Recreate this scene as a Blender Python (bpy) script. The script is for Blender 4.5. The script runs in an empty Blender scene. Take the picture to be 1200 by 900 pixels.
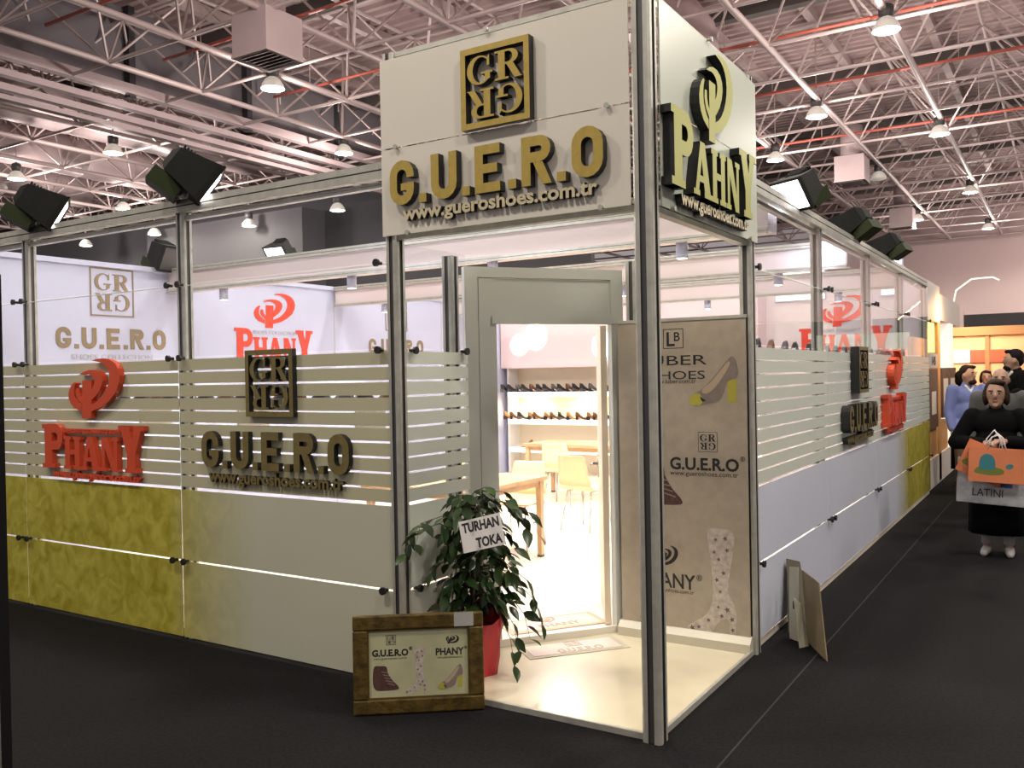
import bpy, bmesh, math, random
from mathutils import Vector, Matrix
random.seed(7)
PI = math.pi
sc = bpy.context.scene
COL = sc.collection

# ------------------------------------------------------------ camera, world, exposure
cam_d = bpy.data.cameras.new('camera')
cam = bpy.data.objects.new('camera', cam_d); COL.objects.link(cam)
cam_d.sensor_fit = 'HORIZONTAL'; cam_d.sensor_width = 36.0
cam_d.lens = 1042.6 * 36.0 / 1200.0
cam_d.clip_start = 0.05; cam_d.clip_end = 300
YAW, PITCH, ROLL = -0.561165559, -0.0089395262, -0.018501379
CAM = Vector((1.66318, -3.84906, 1.71620))
_fw = Vector((math.sin(YAW)*math.cos(PITCH), math.cos(YAW)*math.cos(PITCH), math.sin(PITCH)))
_rt = Vector((math.cos(YAW), -math.sin(YAW), 0)); _up = _rt.cross(_fw)
_r = _rt*math.cos(ROLL) + _up*math.sin(ROLL); _u = -_rt*math.sin(ROLL) + _up*math.cos(ROLL)
cam.matrix_world = Matrix(((_r.x, _u.x, -_fw.x, CAM.x), (_r.y, _u.y, -_fw.y, CAM.y), (_r.z, _u.z, -_fw.z, CAM.z), (0, 0, 0, 1)))
sc.camera = cam

world = bpy.data.worlds.new('hall_air'); sc.world = world; world.use_nodes = True
world.node_tree.nodes['Background'].inputs[0].default_value = (0.95, 0.82, 0.80, 1)
world.node_tree.nodes['Background'].inputs[1].default_value = 0.35
sc.view_settings.view_transform = 'Standard'; sc.view_settings.look = 'None'
sc.view_settings.gamma = 1.0; sc.view_settings.use_curve_mapping = False
sc.view_settings.exposure = 0.0
LAMP_W = 560.0        # each high-bay lamp of the hall
FLOOD_W = 62.0       # floodlights on the stand
GLOBE_W = 140.0        # globe lamp and added downlights inside the stand

# ------------------------------------------------------------ materials
MATS = {}
def mat(name, col, rough=0.5, metal=0.0, emit=None, estr=1.0, noise=None, bump=None, spec=0.5, col2=None, alpha=None, coat=0.0):
    if name in MATS: return MATS[name]
    m = bpy.data.materials.new(name); m.use_nodes = True; nt = m.node_tree
    b = nt.nodes['Principled BSDF']
    b.inputs['Base Color'].default_value = (*col, 1); b.inputs['Roughness'].default_value = rough
    b.inputs['Metallic'].default_value = metal; b.inputs['Specular IOR Level'].default_value = spec
    b.inputs['Coat Weight'].default_value = coat
    if emit is not None:
        b.inputs['Emission Color'].default_value = (*emit, 1); b.inputs['Emission Strength'].default_value = estr
    if noise or bump:
        tc = nt.nodes.new('ShaderNodeTexCoord')
        n = nt.nodes.new('ShaderNodeTexNoise'); n.inputs['Scale'].default_value = (noise or bump)[0]; n.inputs['Detail'].default_value = 5
        nt.links.new(tc.outputs['Object'], n.inputs['Vector'])
        if noise:
            r = nt.nodes.new('ShaderNodeValToRGB'); k = noise[1]
            c2 = col2 or tuple(max(0, c*(1-k)) for c in col)
            r.color_ramp.elements[0].color = (*c2, 1); r.color_ramp.elements[1].color = (*[min(1, c*(1+k*0.5)) for c in col], 1)
            r.color_ramp.elements[0].position = 0.3; r.color_ramp.elements[1].position = 0.7
            nt.links.new(n.outputs['Fac'], r.inputs['Fac']); nt.links.new(r.outputs['Color'], b.inputs['Base Color'])
        if bump:
            bp = nt.nodes.new('ShaderNodeBump'); bp.inputs['Strength'].default_value = bump[1]; bp.inputs['Distance'].default_value = 0.01
            n2 = nt.nodes.new('ShaderNodeTexNoise'); n2.inputs['Scale'].default_value = bump[0]; n2.inputs['Detail'].default_value = 3
            nt.links.new(tc.outputs['Object'], n2.inputs['Vector'])
            nt.links.new(n2.outputs['Fac'], bp.inputs['Height']); nt.links.new(bp.outputs['Normal'], b.inputs['Normal'])
    MATS[name] = m
    return m
def glass_mat(name, tint, refl=0.9, ior=1.45):
    m = bpy.data.materials.new(name); m.use_nodes = True; nt = m.node_tree; nt.nodes.clear()
    o = nt.nodes.new('ShaderNodeOutputMaterial'); mx = nt.nodes.new('ShaderNodeMixShader')
    t = nt.nodes.new('ShaderNodeBsdfTransparent'); t.inputs[0].default_value = (*tint, 1)
    g = nt.nodes.new('ShaderNodeBsdfGlossy'); g.inputs['Roughness'].default_value = 0.01; g.inputs['Color'].default_value = (refl, refl, refl, 1)
    f = nt.nodes.new('ShaderNodeLayerWeight'); f.inputs[0].default_value = 0.5
    pw = nt.nodes.new('ShaderNodeMath'); pw.operation = 'POWER'; pw.inputs[1].default_value = 5.0
    ma = nt.nodes.new('ShaderNodeMath'); ma.operation = 'MULTIPLY_ADD'; ma.inputs[1].default_value = 0.75; ma.inputs[2].default_value = 0.025
    nt.links.new(f.outputs['Facing'], pw.inputs[0]); nt.links.new(pw.outputs[0], ma.inputs[0])
    nt.links.new(ma.outputs[0], mx.inputs[0]); nt.links.new(t.outputs[0], mx.inputs[1]); nt.links.new(g.outputs[0], mx.inputs[2])
    nt.links.new(mx.outputs[0], o.inputs[0]); MATS[name] = m
    return m
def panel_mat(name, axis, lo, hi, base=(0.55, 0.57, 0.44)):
    # off-white panel whose mottled yellow-green fades in between lo and hi along a world axis
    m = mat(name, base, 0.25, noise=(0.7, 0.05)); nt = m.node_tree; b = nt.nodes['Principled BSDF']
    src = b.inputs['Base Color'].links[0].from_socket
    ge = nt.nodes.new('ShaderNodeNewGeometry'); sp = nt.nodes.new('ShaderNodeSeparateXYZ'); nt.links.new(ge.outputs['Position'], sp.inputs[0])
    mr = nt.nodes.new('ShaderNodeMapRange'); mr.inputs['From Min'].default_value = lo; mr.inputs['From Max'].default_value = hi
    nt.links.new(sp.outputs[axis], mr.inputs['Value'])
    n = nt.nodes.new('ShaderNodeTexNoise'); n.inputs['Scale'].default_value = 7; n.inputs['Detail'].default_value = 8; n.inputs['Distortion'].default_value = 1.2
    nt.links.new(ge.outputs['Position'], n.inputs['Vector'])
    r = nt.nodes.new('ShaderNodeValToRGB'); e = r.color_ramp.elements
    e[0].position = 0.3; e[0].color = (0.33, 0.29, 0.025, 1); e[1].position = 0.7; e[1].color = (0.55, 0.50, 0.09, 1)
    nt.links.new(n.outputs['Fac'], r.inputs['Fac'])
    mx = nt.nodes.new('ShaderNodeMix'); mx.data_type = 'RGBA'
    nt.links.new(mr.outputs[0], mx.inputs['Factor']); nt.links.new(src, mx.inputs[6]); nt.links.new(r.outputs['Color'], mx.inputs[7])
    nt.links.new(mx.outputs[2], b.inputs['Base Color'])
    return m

M_CARPET = mat('carpet', (0.0105, 0.0105, 0.0112), 0.95, noise=(55, 0.55), bump=(400, 0.6), spec=0.15)
M_SEAM = mat('carpet_seam', (0.017, 0.017, 0.018), 0.95)
M_ALU = mat('aluminium', (0.50, 0.50, 0.44), 0.40, 0.35, noise=(18, 0.15))
M_ALUD = mat('aluminium_groove', (0.10, 0.10, 0.10), 0.5, 0.5)
M_BLACK = mat('black_plastic', (0.012, 0.012, 0.012), 0.45)
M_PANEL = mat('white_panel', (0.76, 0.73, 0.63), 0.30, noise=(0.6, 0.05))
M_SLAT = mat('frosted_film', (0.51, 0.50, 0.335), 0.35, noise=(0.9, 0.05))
M_DOORP = mat('door_panel', (0.55, 0.57, 0.52), 0.4)
M_WHITE = mat('white_wall', (0.52, 0.555, 0.74), 0.55)
M_FLOORW = mat('white_floor', (0.66, 0.61, 0.44), 0.22, noise=(2.5, 0.10))
M_GLASS = glass_mat('clear_glass', (0.95, 0.955, 0.97))
M_GOLD = mat('gold_face', (0.50, 0.37, 0.085), 0.35, 0.25, noise=(25, 0.12))
M_DKGOLD = mat('dark_gold_face', (0.20, 0.16, 0.055), 0.4, 0.2, noise=(25, 0.15))  # darker gold tone for the wall letters
M_LIME = mat('lime_gold_face', (0.42, 0.43, 0.10), 0.4, 0.1)
M_RED = mat('red_face', (0.62, 0.075, 0.025), 0.35)
M_REDP = mat('red_print', (0.72, 0.06, 0.03), 0.5)
M_GOLDP = mat('gold_print', (0.24, 0.18, 0.10), 0.5)
M_BLKP = mat('black_print', (0.02, 0.02, 0.022), 0.5)
M_GREYP = mat('grey_print', (0.45, 0.45, 0.46), 0.5)
M_STEEL = mat('painted_steel', (0.56, 0.46, 0.44), 0.5, 0.1)
M_DECK = mat('roof_deck', (0.50, 0.375, 0.365), 0.6, 0.0)
M_DUCT = mat('duct_sheet', (0.55, 0.44, 0.44), 0.5, 0.1, noise=(0.8, 0.12))
M_SMOKE = mat('smoke_curtain', (0.19, 0.175, 0.185), 0.85)
M_PIPE = mat('red_pipe', (0.55, 0.13, 0.09), 0.5)
M_HALLW = mat('hall_wall', (0.78, 0.60, 0.58), 0.8)
M_HALLD = mat('hall_wall_dark', (0.042, 0.040, 0.044), 0.8)
M_LAMPG = mat('lamp_glow', (1, 1, 0.95), 0.5, emit=(1.0, 0.96, 0.80), estr=9)
M_BELL = mat('lamp_bell', (0.75, 0.72, 0.66), 0.4, 0.2, emit=(1.0, 0.92, 0.78), estr=0.25)
M_GLOWW = mat('white_glow', (1, 1, 1), 0.5, emit=(1.0, 0.97, 0.95), estr=6)
M_GLOWPANEL = mat('glow_panel', (1, 1, 1), 0.5, emit=(1.0, 0.96, 0.88), estr=1.6)
M_WOOD = mat('pale_wood', (0.62, 0.40, 0.22), 0.45, noise=(6, 0.2))
M_CREAM = mat('cream_shell', (0.80, 0.66, 0.38), 0.4)
M_CHROME = mat('chrome', (0.6, 0.57, 0.54), 0.25, 0.9)

# ------------------------------------------------------------ mesh helpers
class MB:
    def __init__(s): s.v = []; s.f = []; s.m = []
    def face(s, idx, m=0): s.f.append(tuple(idx)); s.m.append(m)
    def box(s, a, b, m=0):
        x0, y0, z0 = [min(p, q) for p, q in zip(a, b)]; x1, y1, z1 = [max(p, q) for p, q in zip(a, b)]
        k = len(s.v)
        s.v += [(x0,y0,z0),(x1,y0,z0),(x1,y1,z0),(x0,y1,z0),(x0,y0,z1),(x1,y0,z1),(x1,y1,z1),(x0,y1,z1)]
        for q in ((0,3,2,1),(4,5,6,7),(0,1,5,4),(1,2,6,5),(2,3,7,6),(3,0,4,7)): s.face([k+i for i in q], m)
        return s
    def prism(s, pts, z0, z1, m=0, ms=None, holes=None):
        # polygon in local xy extruded from z0 to z1; front face (z1) material m, sides ms
        ms = m if ms is None else ms
        area = sum(pts[i][0]*pts[(i+1) % len(pts)][1] - pts[(i+1) % len(pts)][0]*pts[i][1] for i in range(len(pts)))
        if area < 0: pts = pts[::-1]
        n = len(pts); k = len(s.v)
        s.v += [(p[0], p[1], z0) for p in pts] + [(p[0], p[1], z1) for p in pts]
        s.face([k+n+i for i in range(n)], m); s.face([k+n-1-i for i in range(n)], ms)
        for i in range(n):
            j = (i+1) % n; s.face((k+i, k+j, k+n+j, k+n+i), ms)
        return s
    def ring(s, outer, inner, z0, z1, m=0, ms=None):
        ms = m if ms is None else ms; n = len(outer); k = len(s.v)
        s.v += [(*p, z0) for p in outer] + [(*p, z1) for p in outer] + [(*p, z0) for p in inner] + [(*p, z1) for p in inner]
        for i in range(n):
            j = (i+1) % n
            s.face((k+i, k+j, k+n+j, k+n+i), ms); s.face((k+2*n+j, k+2*n+i, k+3*n+i, k+3*n+j), ms)
            s.face((k+n+i, k+n+j, k+3*n+j, k+3*n+i), m); s.face((k+j, k+i, k+2*n+i, k+2*n+j), ms)
        return s
    def tube(s, path, r, n=8, m=0, caps=True):
        path = [Vector(p) for p in path]; rs = r if isinstance(r, (list, tuple)) else [r]*len(path)
        k = len(s.v); prev = None
        for i, p in enumerate(path):
            d = (path[min(i+1, len(path)-1)] - path[max(i-1, 0)]).normalized()
            a = Vector((0, 0, 1)) if abs(d.z) < 0.95 else Vector((1, 0, 0))
            if prev is not None and abs(prev.dot(d)) < 0.97: a = prev
            x = (a - d*a.dot(d)).normalized(); y = d.cross(x); prev = x
            for j in range(n):
                t = 2*PI*j/n; q = p + (x*math.cos(t) + y*math.sin(t))*rs[i]; s.v.append(tuple(q))
        for i in range(len(path)-1):
            for j in range(n):
                a = k+i*n+j; b = k+i*n+(j+1) % n; s.face((a, b, b+n, a+n), m)
        if caps:
            s.face([k+j for j in range(n)][::-1], m); s.face([k+(len(path)-1)*n+j for j in range(n)], m)
        return s
    def lathe(s, prof, c=(0, 0, 0), n=20, m=0, caps=True):
        k = len(s.v)
        for r, z in prof:
            for j in range(n):
                t = 2*PI*j/n; s.v.append((c[0]+r*math.cos(t), c[1]+r*math.sin(t), c[2]+z))
        for i in range(len(prof)-1):
            for j in range(n):
                a = k+i*n+j; b = k+i*n+(j+1) % n; s.face((a, b, b+n, a+n), m)
        if caps:
            s.face([k+j for j in range(n)][::-1], m); s.face([k+(len(prof)-1)*n+j for j in range(n)], m)
        return s
    def ell(s, c, r, n=14, mm=9, m=0, rot=None):
        k = len(s.v); R = rot or Matrix.Identity(3)
        for i in range(mm+1):
            ph = PI*i/mm
            for j in range(n):
                t = 2*PI*j/n
                q = R @ Vector((r[0]*math.sin(ph)*math.cos(t), r[1]*math.sin(ph)*math.sin(t), -r[2]*math.cos(ph)))
                s.v.append((c[0]+q.x, c[1]+q.y, c[2]+q.z))
        for i in range(mm):
            for j in range(n):
                a = k+i*n+j; b = k+i*n+(j+1) % n; s.face((a, b, b+n, a+n), m)
        return s
    def loft(s, rings, m=0, caps=True, closed=True):
        k = len(s.v); n = len(rings[0])
        for r in rings: s.v += [tuple(p) for p in r]
        for i in range(len(rings)-1):
            for j in range(n if closed else n-1):
                a = k+i*n+j; b = k+i*n+(j+1) % n; s.face((a, b, b+n, a+n), m)
        if caps and closed:
            s.face([k+j for j in range(n)][::-1], m); s.face([k+(len(rings)-1)*n+j for j in range(n)], m)
        return s
    def mesh(s, name, mats, smooth=False, fix=True):
        me = bpy.data.meshes.new(name); me.from_pydata(s.v, [], s.f)
        for mm in (mats if isinstance(mats, (list, tuple)) else [mats]): me.materials.append(mm)
        me.polygons.foreach_set('material_index', s.m)
        if smooth: me.polygons.foreach_set('use_smooth', [True]*len(me.polygons))
        if fix:
            b = bmesh.new(); b.from_mesh(me); bmesh.ops.recalc_face_normals(b, faces=b.faces); b.to_mesh(me); b.free()
        me.update()
        return me
    def build(s, name, mats, parent=None, smooth=False, fix=True, **kw):
        return link(name, s.mesh(name, mats, smooth, fix), parent, **kw)
def link(name, me, parent=None, loc=None, rot=None, scale=None, kind=None, label=None):
    o = bpy.data.objects.new(name, me); COL.objects.link(o)
    if parent is not None: o.parent = parent
    if loc is not None: o.location = loc
    if rot is not None: o.rotation_euler = rot
    if scale is not None: o.scale = scale
    if kind: o['kind'] = kind
    if label: o['label'] = label
    return o
def empty(name, loc=(0, 0, 0), rot=(0, 0, 0)):
    o = bpy.data.objects.new(name, None); COL.objects.link(o); o.location = loc; o.rotation_euler = rot; o.empty_display_size = 0.1
    return o
def tag(o, label=None, cat=None, group=None, kind=None):
    if label: o['label'] = label
    if cat: o['category'] = cat
    if group: o['group'] = group
    if kind: o['kind'] = kind
    return o
def thing(name, label, cat, loc=(0, 0, 0), rot=(0, 0, 0), group=None): return tag(empty(name, loc, rot), label, cat, group)
def copy_tree(o, parent=None):
    c = o.copy(); COL.objects.link(c); c.parent = parent
    for ch in list(o.children): copy_tree(ch, c)
    return c
def light(name, kind, loc, energy, col=(1, 1, 1), parent=None, size=0.2, rot=None, spot=None, blend=0.5):
    l = bpy.data.lights.new(name, kind); l.energy = energy; l.color = col
    if kind in ('POINT', 'SPOT'): l.shadow_soft_size = size
    if kind == 'AREA': l.size = size
    if kind == 'SPOT': l.spot_size = spot or 1.5; l.spot_blend = blend
    o = bpy.data.objects.new(name, l); COL.objects.link(o); o.location = loc
    if rot is not None: o.rotation_euler = rot
    if parent is not None: o.parent = parent
    return o
def aim(d):  # euler that turns local -Z to direction d
    return Vector(d).to_track_quat('-Z', 'Y').to_euler()

TXT = {}
def text_mesh(s, size, depth, mats, offset=0.0, width=None, align='LEFT', spacing=1.0):
    key = (s, size, depth, offset, width, align, spacing, tuple(m.name for m in mats))
    if key in TXT: return TXT[key]
    c = bpy.data.curves.new('lettering', 'FONT'); c.body = s; c.size = size; c.extrude = depth/2; c.offset = offset
    c.align_x = align; c.resolution_u = 3; c.space_character = spacing
    o = bpy.data.objects.new('lettering', c); COL.objects.link(o)
    bpy.context.view_layer.update()
    me = bpy.data.meshes.new_from_object(o.evaluated_get(bpy.context.evaluated_depsgraph_get()))
    bpy.data.objects.remove(o); bpy.data.curves.remove(c)
    xs = [v.co.x for v in me.vertices]; x0, x1 = min(xs), max(xs)
    k = width/(x1-x0) if width else 1.0
    for v in me.vertices:
        v.co.x = (v.co.x - x0)*k if align == 'LEFT' else (v.co.x - (x0+x1)/2)*k
        v.co.z += depth/2
    me.materials.clear()
    for m in mats: me.materials.append(m)
    if len(mats) > 1:
        for p in me.polygons: p.material_index = 0 if p.normal.z > 0.9 else 1
    else:
        for p in me.polygons: p.material_index = 0
    TXT[key] = me
    return me

# ------------------------------------------------------------ glyphs and logos
def arc(cx, cy, r, a0, a1, n=8, ry=None):
    ry = r if ry is None else ry
    return [(cx + r*math.cos(math.radians(a0+(a1-a0)*i/n)), cy + ry*math.sin(math.radians(a0+(a1-a0)*i/n))) for i in range(n+1)]
def stroke(path, w, closed=False):
    path = [p for i, p in enumerate(path) if i == 0 or abs(p[0]-path[i-1][0])+abs(p[1]-path[i-1][1]) > 1e-5]
    L, R = [], []; n = len(path)
    for i in range(n):
        p = Vector(path[i])
        a = Vector(path[i-1]) if (i > 0 or closed) else None
        b = Vector(path[(i+1) % n]) if (i < n-1 or closed) else None
        d1 = (p-a).normalized() if a is not None else None; d2 = (b-p).normalized() if b is not None else None
        if d1 is None: d1 = d2
        if d2 is None: d2 = d1
        n1 = Vector((-d1.y, d1.x)); n2 = Vector((-d2.y, d2.x)); m = (n1+n2)
        m = m.normalized() if m.length > 1e-6 else n1
        k = min(1/max(0.35, m.dot(n1)), 1.6)
        L.append(tuple(p + m*w/2*k)); R.append(tuple(p - m*w/2*k))
    return L, R
def add_stroke(mb, path, w, d, m=0, ms=1, closed=False, z0=0.0):
    L, R = stroke(path, w, closed); n = len(L); k = len(mb.v)
    for z in (z0, z0+d):
        mb.v += [(p[0], p[1], z) for p in L] + [(p[0], p[1], z) for p in R]
    T = k+2*n
    rng = range(n) if closed else range(n-1)
    for i in rng:
        j = (i+1) % n
        mb.face((T+i, T+n+i, T+n+j, T+j), m); mb.face((k+i, k+j, k+n+j, k+n+i), ms)
        mb.face((k+i, T+i, T+j, k+j), ms); mb.face((k+n+j, T+n+j, T+n+i, k+n+i), ms)
    if not closed:
        mb.face((k, k+n, T+n, T), ms); mb.face((k+n-1, T+n-1, T+2*n-1, k+2*n-1), ms)
GLY = {}
def sans(ch, w, h, t, d, mats):
    key = ('sans', ch, w, h, t, d, tuple(m.name for m in mats))
    if key in GLY: return GLY[key]
    mb = MB(); a, b = t/2, w-t/2; lo, hi = t/2, h-t/2; r = (b-a)/2; cx = w/2
    if ch == 'O': add_stroke(mb, arc(cx, hi-r, r, 0, 180) + arc(cx, lo+r, r, 180, 360), t, d, closed=True)
    elif ch == 'U': add_stroke(mb, [(a, h)] + arc(cx, lo+r, r, 180, 360) + [(b, h)], t, d)
    elif ch == 'G':
        add_stroke(mb, [(b, h*0.60)] + arc(cx, hi-r, r, 0, 180) + arc(cx, lo+r, r, 180, 360) + [(b, h*0.48)], t*0.96, d)
        mb.prism([(w*0.46, h*0.32), (w-t*0.5, h*0.32), (w-t*0.5, h*0.48), (w*0.46, h*0.48)], 0, d*0.998, 0, 1)
    elif ch == 'E':
        mb.prism([(0, 0), (w*0.92, 0), (w*0.92, t*0.95), (t, t*0.95), (t, h/2-t*0.45), (w*0.82, h/2-t*0.45), (w*0.82, h/2+t*0.45), (t, h/2+t*0.45), (t, h-t*0.95), (w*0.92, h-t*0.95), (w*0.92, h), (0, h)], 0, d, 0, 1)
    elif ch == 'R':
        mb.prism([(0, 0), (t, 0), (t, h), (0, h)], 0, d, 0, 1)
        r2 = (h*0.54-t)/2
        add_stroke(mb, [(t*0.5, hi), (b-r2, hi)] + arc(b-r2, hi-r2, r2, 90, -90) + [(t*0.5, hi-2*r2)], t*0.97, d*0.998)
        mb.prism([(w*0.40, h*0.46), (w*0.72, h*0.46), (w*1.02, 0), (w*0.70, 0)], 0, d*0.996, 0, 1)
    elif ch == '.': mb.prism([(0, 0), (t*0.95, 0), (t*0.95, t*0.9), (0, t*0.9)], 0, d, 0, 1)
    GLY[key] = mb.mesh('letter', list(mats)); return GLY[key]
def serif_pair(mb, x0, x1, y, up, ext, th, d):
    y1 = y+th if up else y-th
    mb.prism([(x0-ext, y), (x1+ext, y), (x1+ext, y1), (x0-ext, y1)], 0, d, 0, 1)
def slab(ch, w, h, d, mats):
    key = ('slab', ch, w, h, d, tuple(m.name for m in mats))
    if key in GLY: return GLY[key]
    mb = MB(); t = w*0.34; th = h*0.10; e = 0.998
    def stem(x, dd=d):
        mb.prism([(x, 0), (x+t, 0), (x+t, h), (x, h)], 0, dd, 0, 1)
    if ch == 'P':
        x = w*0.12; stem(x); mb.prism([(0, 0), (w*0.60, 0), (w*0.60, th), (0, th)], 0, d*e, 0, 1); mb.prism([(0, h-th), (w*0.5, h-th), (w*0.5, h), (0, h)], 0, d*e, 0, 1)
        r = h*0.195; cx = w-t*0.42-r*0.9
        add_stroke(mb, [(x+t*0.5, h-th*0.9), (cx, h-th*0.9)] + arc(cx, h-th*0.9-r, r*0.9, 90, -90, ry=r) + [(x+t*0.5, h-th*0.9-2*r)], t*0.72, d*0.996)
    elif ch == 'H':
        for x in (w*0.08, w*0.92-t*0.8):
            mb.prism([(x, 0), (x+t*0.8, 0), (x+t*0.8, h), (x, h)], 0, d, 0, 1)
            for y in (0, h-th): mb.prism([(x-w*0.08, y), (x+t*0.8+w*0.08, y), (x+t*0.8+w*0.08, y+th), (x-w*0.08, y+th)], 0, d*e, 0, 1)
        mb.prism([(w*0.2, h*0.45), (w*0.8, h*0.45), (w*0.8, h*0.58), (w*0.2, h*0.58)], 0, d*0.996, 0, 1)
    elif ch == 'A':
        mb.prism([(w*0.02, 0), (w*0.22, 0), (w*0.50, h*0.95), (w*0.36, h)], 0, d, 0, 1)
        mb.prism([(w*0.98, 0), (w*0.62, 0), (w*0.34, h), (w*0.62, h)], 0, d*e, 0, 1)
        mb.prism([(w*0.2, h*0.26), (w*0.75, h*0.26), (w*0.72, h*0.38), (w*0.24, h*0.38)], 0, d*0.996, 0, 1)
        for x in (-w*0.05, w*0.58): mb.prism([(x, 0), (x+w*(0.36 if x < 0 else 0.48), 0), (x+w*(0.36 if x < 0 else 0.48), th), (x, th)], 0, d*0.994, 0, 1)
    elif ch == 'N':
        for x in (w*0.08, w*0.92-t*0.5):
            mb.prism([(x, 0), (x+t*0.5, 0), (x+t*0.5, h), (x, h)], 0, d, 0, 1)
        mb.prism([(w*0.06, h), (w*0.40, h), (w*0.94, 0), (w*0.66, 0)], 0, d*e, 0, 1)
        mb.prism([(0, 0), (w*0.34, 0), (w*0.34, th), (0, th)], 0, d*0.996, 0, 1); mb.prism([(w*0.66, h-th), (w, h-th), (w, h), (w*0.66, h)], 0, d*0.996, 0, 1)
    elif ch == 'Y':
        mb.prism([(w*0.5-t*0.5, 0), (w*0.5+t*0.5, 0), (w*0.5+t*0.5, h*0.5), (w*0.5-t*0.5, h*0.5)], 0, d, 0, 1)
        mb.prism([(w*0.04, h), (w*0.40, h), (w*0.5+t*0.45, h*0.45), (w*0.5-t*0.5, h*0.40)], 0, d*e, 0, 1)
        mb.prism([(w*0.96, h), (w*0.66, h), (w*0.5-t*0.1, h*0.45), (w*0.5+t*0.5, h*0.40)], 0, d*0.996, 0, 1)
        mb.prism([(-w*0.02, h-th), (w*0.46, h-th), (w*0.46, h), (-w*0.02, h)], 0, d*0.994, 0, 1); mb.prism([(w*0.60, h-th), (w*1.02, h-th), (w*1.02, h), (w*0.60, h)], 0, d*0.994, 0, 1)
        mb.prism([(w*0.24, 0), (w*0.76, 0), (w*0.76, th), (w*0.24, th)], 0, d*0.992, 0, 1)
    GLY[key] = mb.mesh('letter', list(mats)); return GLY[key]
def didone(ch, w, h, d, mats):
    key = ('did', ch, w, h, d, tuple(m.name for m in mats))
    if key in GLY: return GLY[key]
    mb = MB(); th = h*0.07
    if ch == 'G':
        out = arc(w*0.5, h*0.5, w*0.5, 40, 325, 26, h*0.5); inn = arc(w*0.56, h*0.5, w*0.33, 52, 312, 26, h*0.44)
        mb2 = out + inn[::-1]
        k = len(mb.v); n = len(out)
        for z in (0, d): mb.v += [(*p, z) for p in out] + [(*p, z) for p in inn]
        for i in range(n-1):
            mb.face((k+2*n+i, k+2*n+i+1, k+3*n+i+1, k+3*n+i), 0); mb.face((k+i, k+n+i, k+n+i+1, k+i+1), 1)
            mb.face((k+i, k+i+1, k+2*n+i+1, k+2*n+i), 1); mb.face((k+n+i+1, k+n+i, k+3*n+i, k+3*n+i+1), 1)
        mb.prism([(w*0.80, h*0.62), (w*0.90, h*0.62), (w*0.90, h), (w*0.80, h*0.86)], 0, d*0.998, 0, 1)
        mb.prism([(w*0.72, h*0.10), (w*0.92, h*0.16), (w*0.92, h*0.42), (w*0.72, h*0.42)], 0, d*0.998, 0, 1)
        mb.prism([(w*0.56, h*0.42-th), (w*1.02, h*0.42-th), (w*1.02, h*0.42), (w*0.56, h*0.42)], 0, d*0.996, 0, 1)
    else:
        mb.prism([(w*0.14, 0), (w*0.40, 0), (w*0.40, h), (w*0.14, h)], 0, d, 0, 1)
        for y in (0, h-th): mb.prism([(0, y), (w*0.54, y), (w*0.54, y+th), (0, y+th)], 0, d*0.998, 0, 1)
        out = [(w*0.4, h)] + arc(w*0.58, h*0.75, w*0.33, 90, -90, 10, h*0.25) + [(w*0.4, h*0.5)]
        inn = [(w*0.4, h-th)] + arc(w*0.52, h*0.75, w*0.17, 90, -90, 10, h*0.25-th) + [(w*0.4, h*0.5+th)]
        k = len(mb.v); n = len(out)
        for z in (0, d*0.996): mb.v += [(*p, z) for p in out] + [(*p, z) for p in inn]
        for i in range(n-1):
            mb.face((k+2*n+i, k+2*n+i+1, k+3*n+i+1, k+3*n+i), 0); mb.face((k+i, k+n+i, k+n+i+1, k+i+1), 1)
            mb.face((k+i, k+i+1, k+2*n+i+1, k+2*n+i), 1); mb.face((k+n+i+1, k+n+i, k+3*n+i, k+3*n+i+1), 1)
        mb.prism([(w*0.46, h*0.50), (w*0.70, h*0.54), (w*1.0, th*0.6), (w*1.08, 0), (w*0.76, 0)], 0, d*0.994, 0, 1)
    GLY[key] = mb.mesh('letter', list(mats)); return GLY[key]
def P_(l): return [((x-345)/350, (455-y)/350) for x, y in l]
CRESC = [
    (P_([(340,108),(370,99),(405,97),(440,106),(468,126),(487,160),(494,200),(489,245),(470,298),(432,348),(382,388),(330,410)]),
     P_([(375,116),(392,122),(410,134),(424,150),(434,172),(438,200),(435,232),(425,265),(408,300),(382,334),(355,356),(330,370)])),
    (P_([(262,192),(285,175),(318,164),(352,163),(380,174),(397,198),(400,228),(391,262),(370,302),(335,342)]),
     P_([(285,190),(300,187),(318,188),(336,195),(348,208),(353,226),(350,248),(341,270),(327,292),(312,308)])),
    (P_([(236,233),(218,250),(205,275),(198,305),(200,335),(210,362),(230,388),(272,412)]),
     P_([(243,240),(236,258),(232,280),(232,305),(236,326),(245,345),(257,362),(273,376)]))]
PSTEM = P_([(282,225),(335,225),(333,330),(328,452),(275,452),(278,365),(252,338),(241,302),(245,272),(262,270),(263,298),(270,320),(281,334)])
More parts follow.
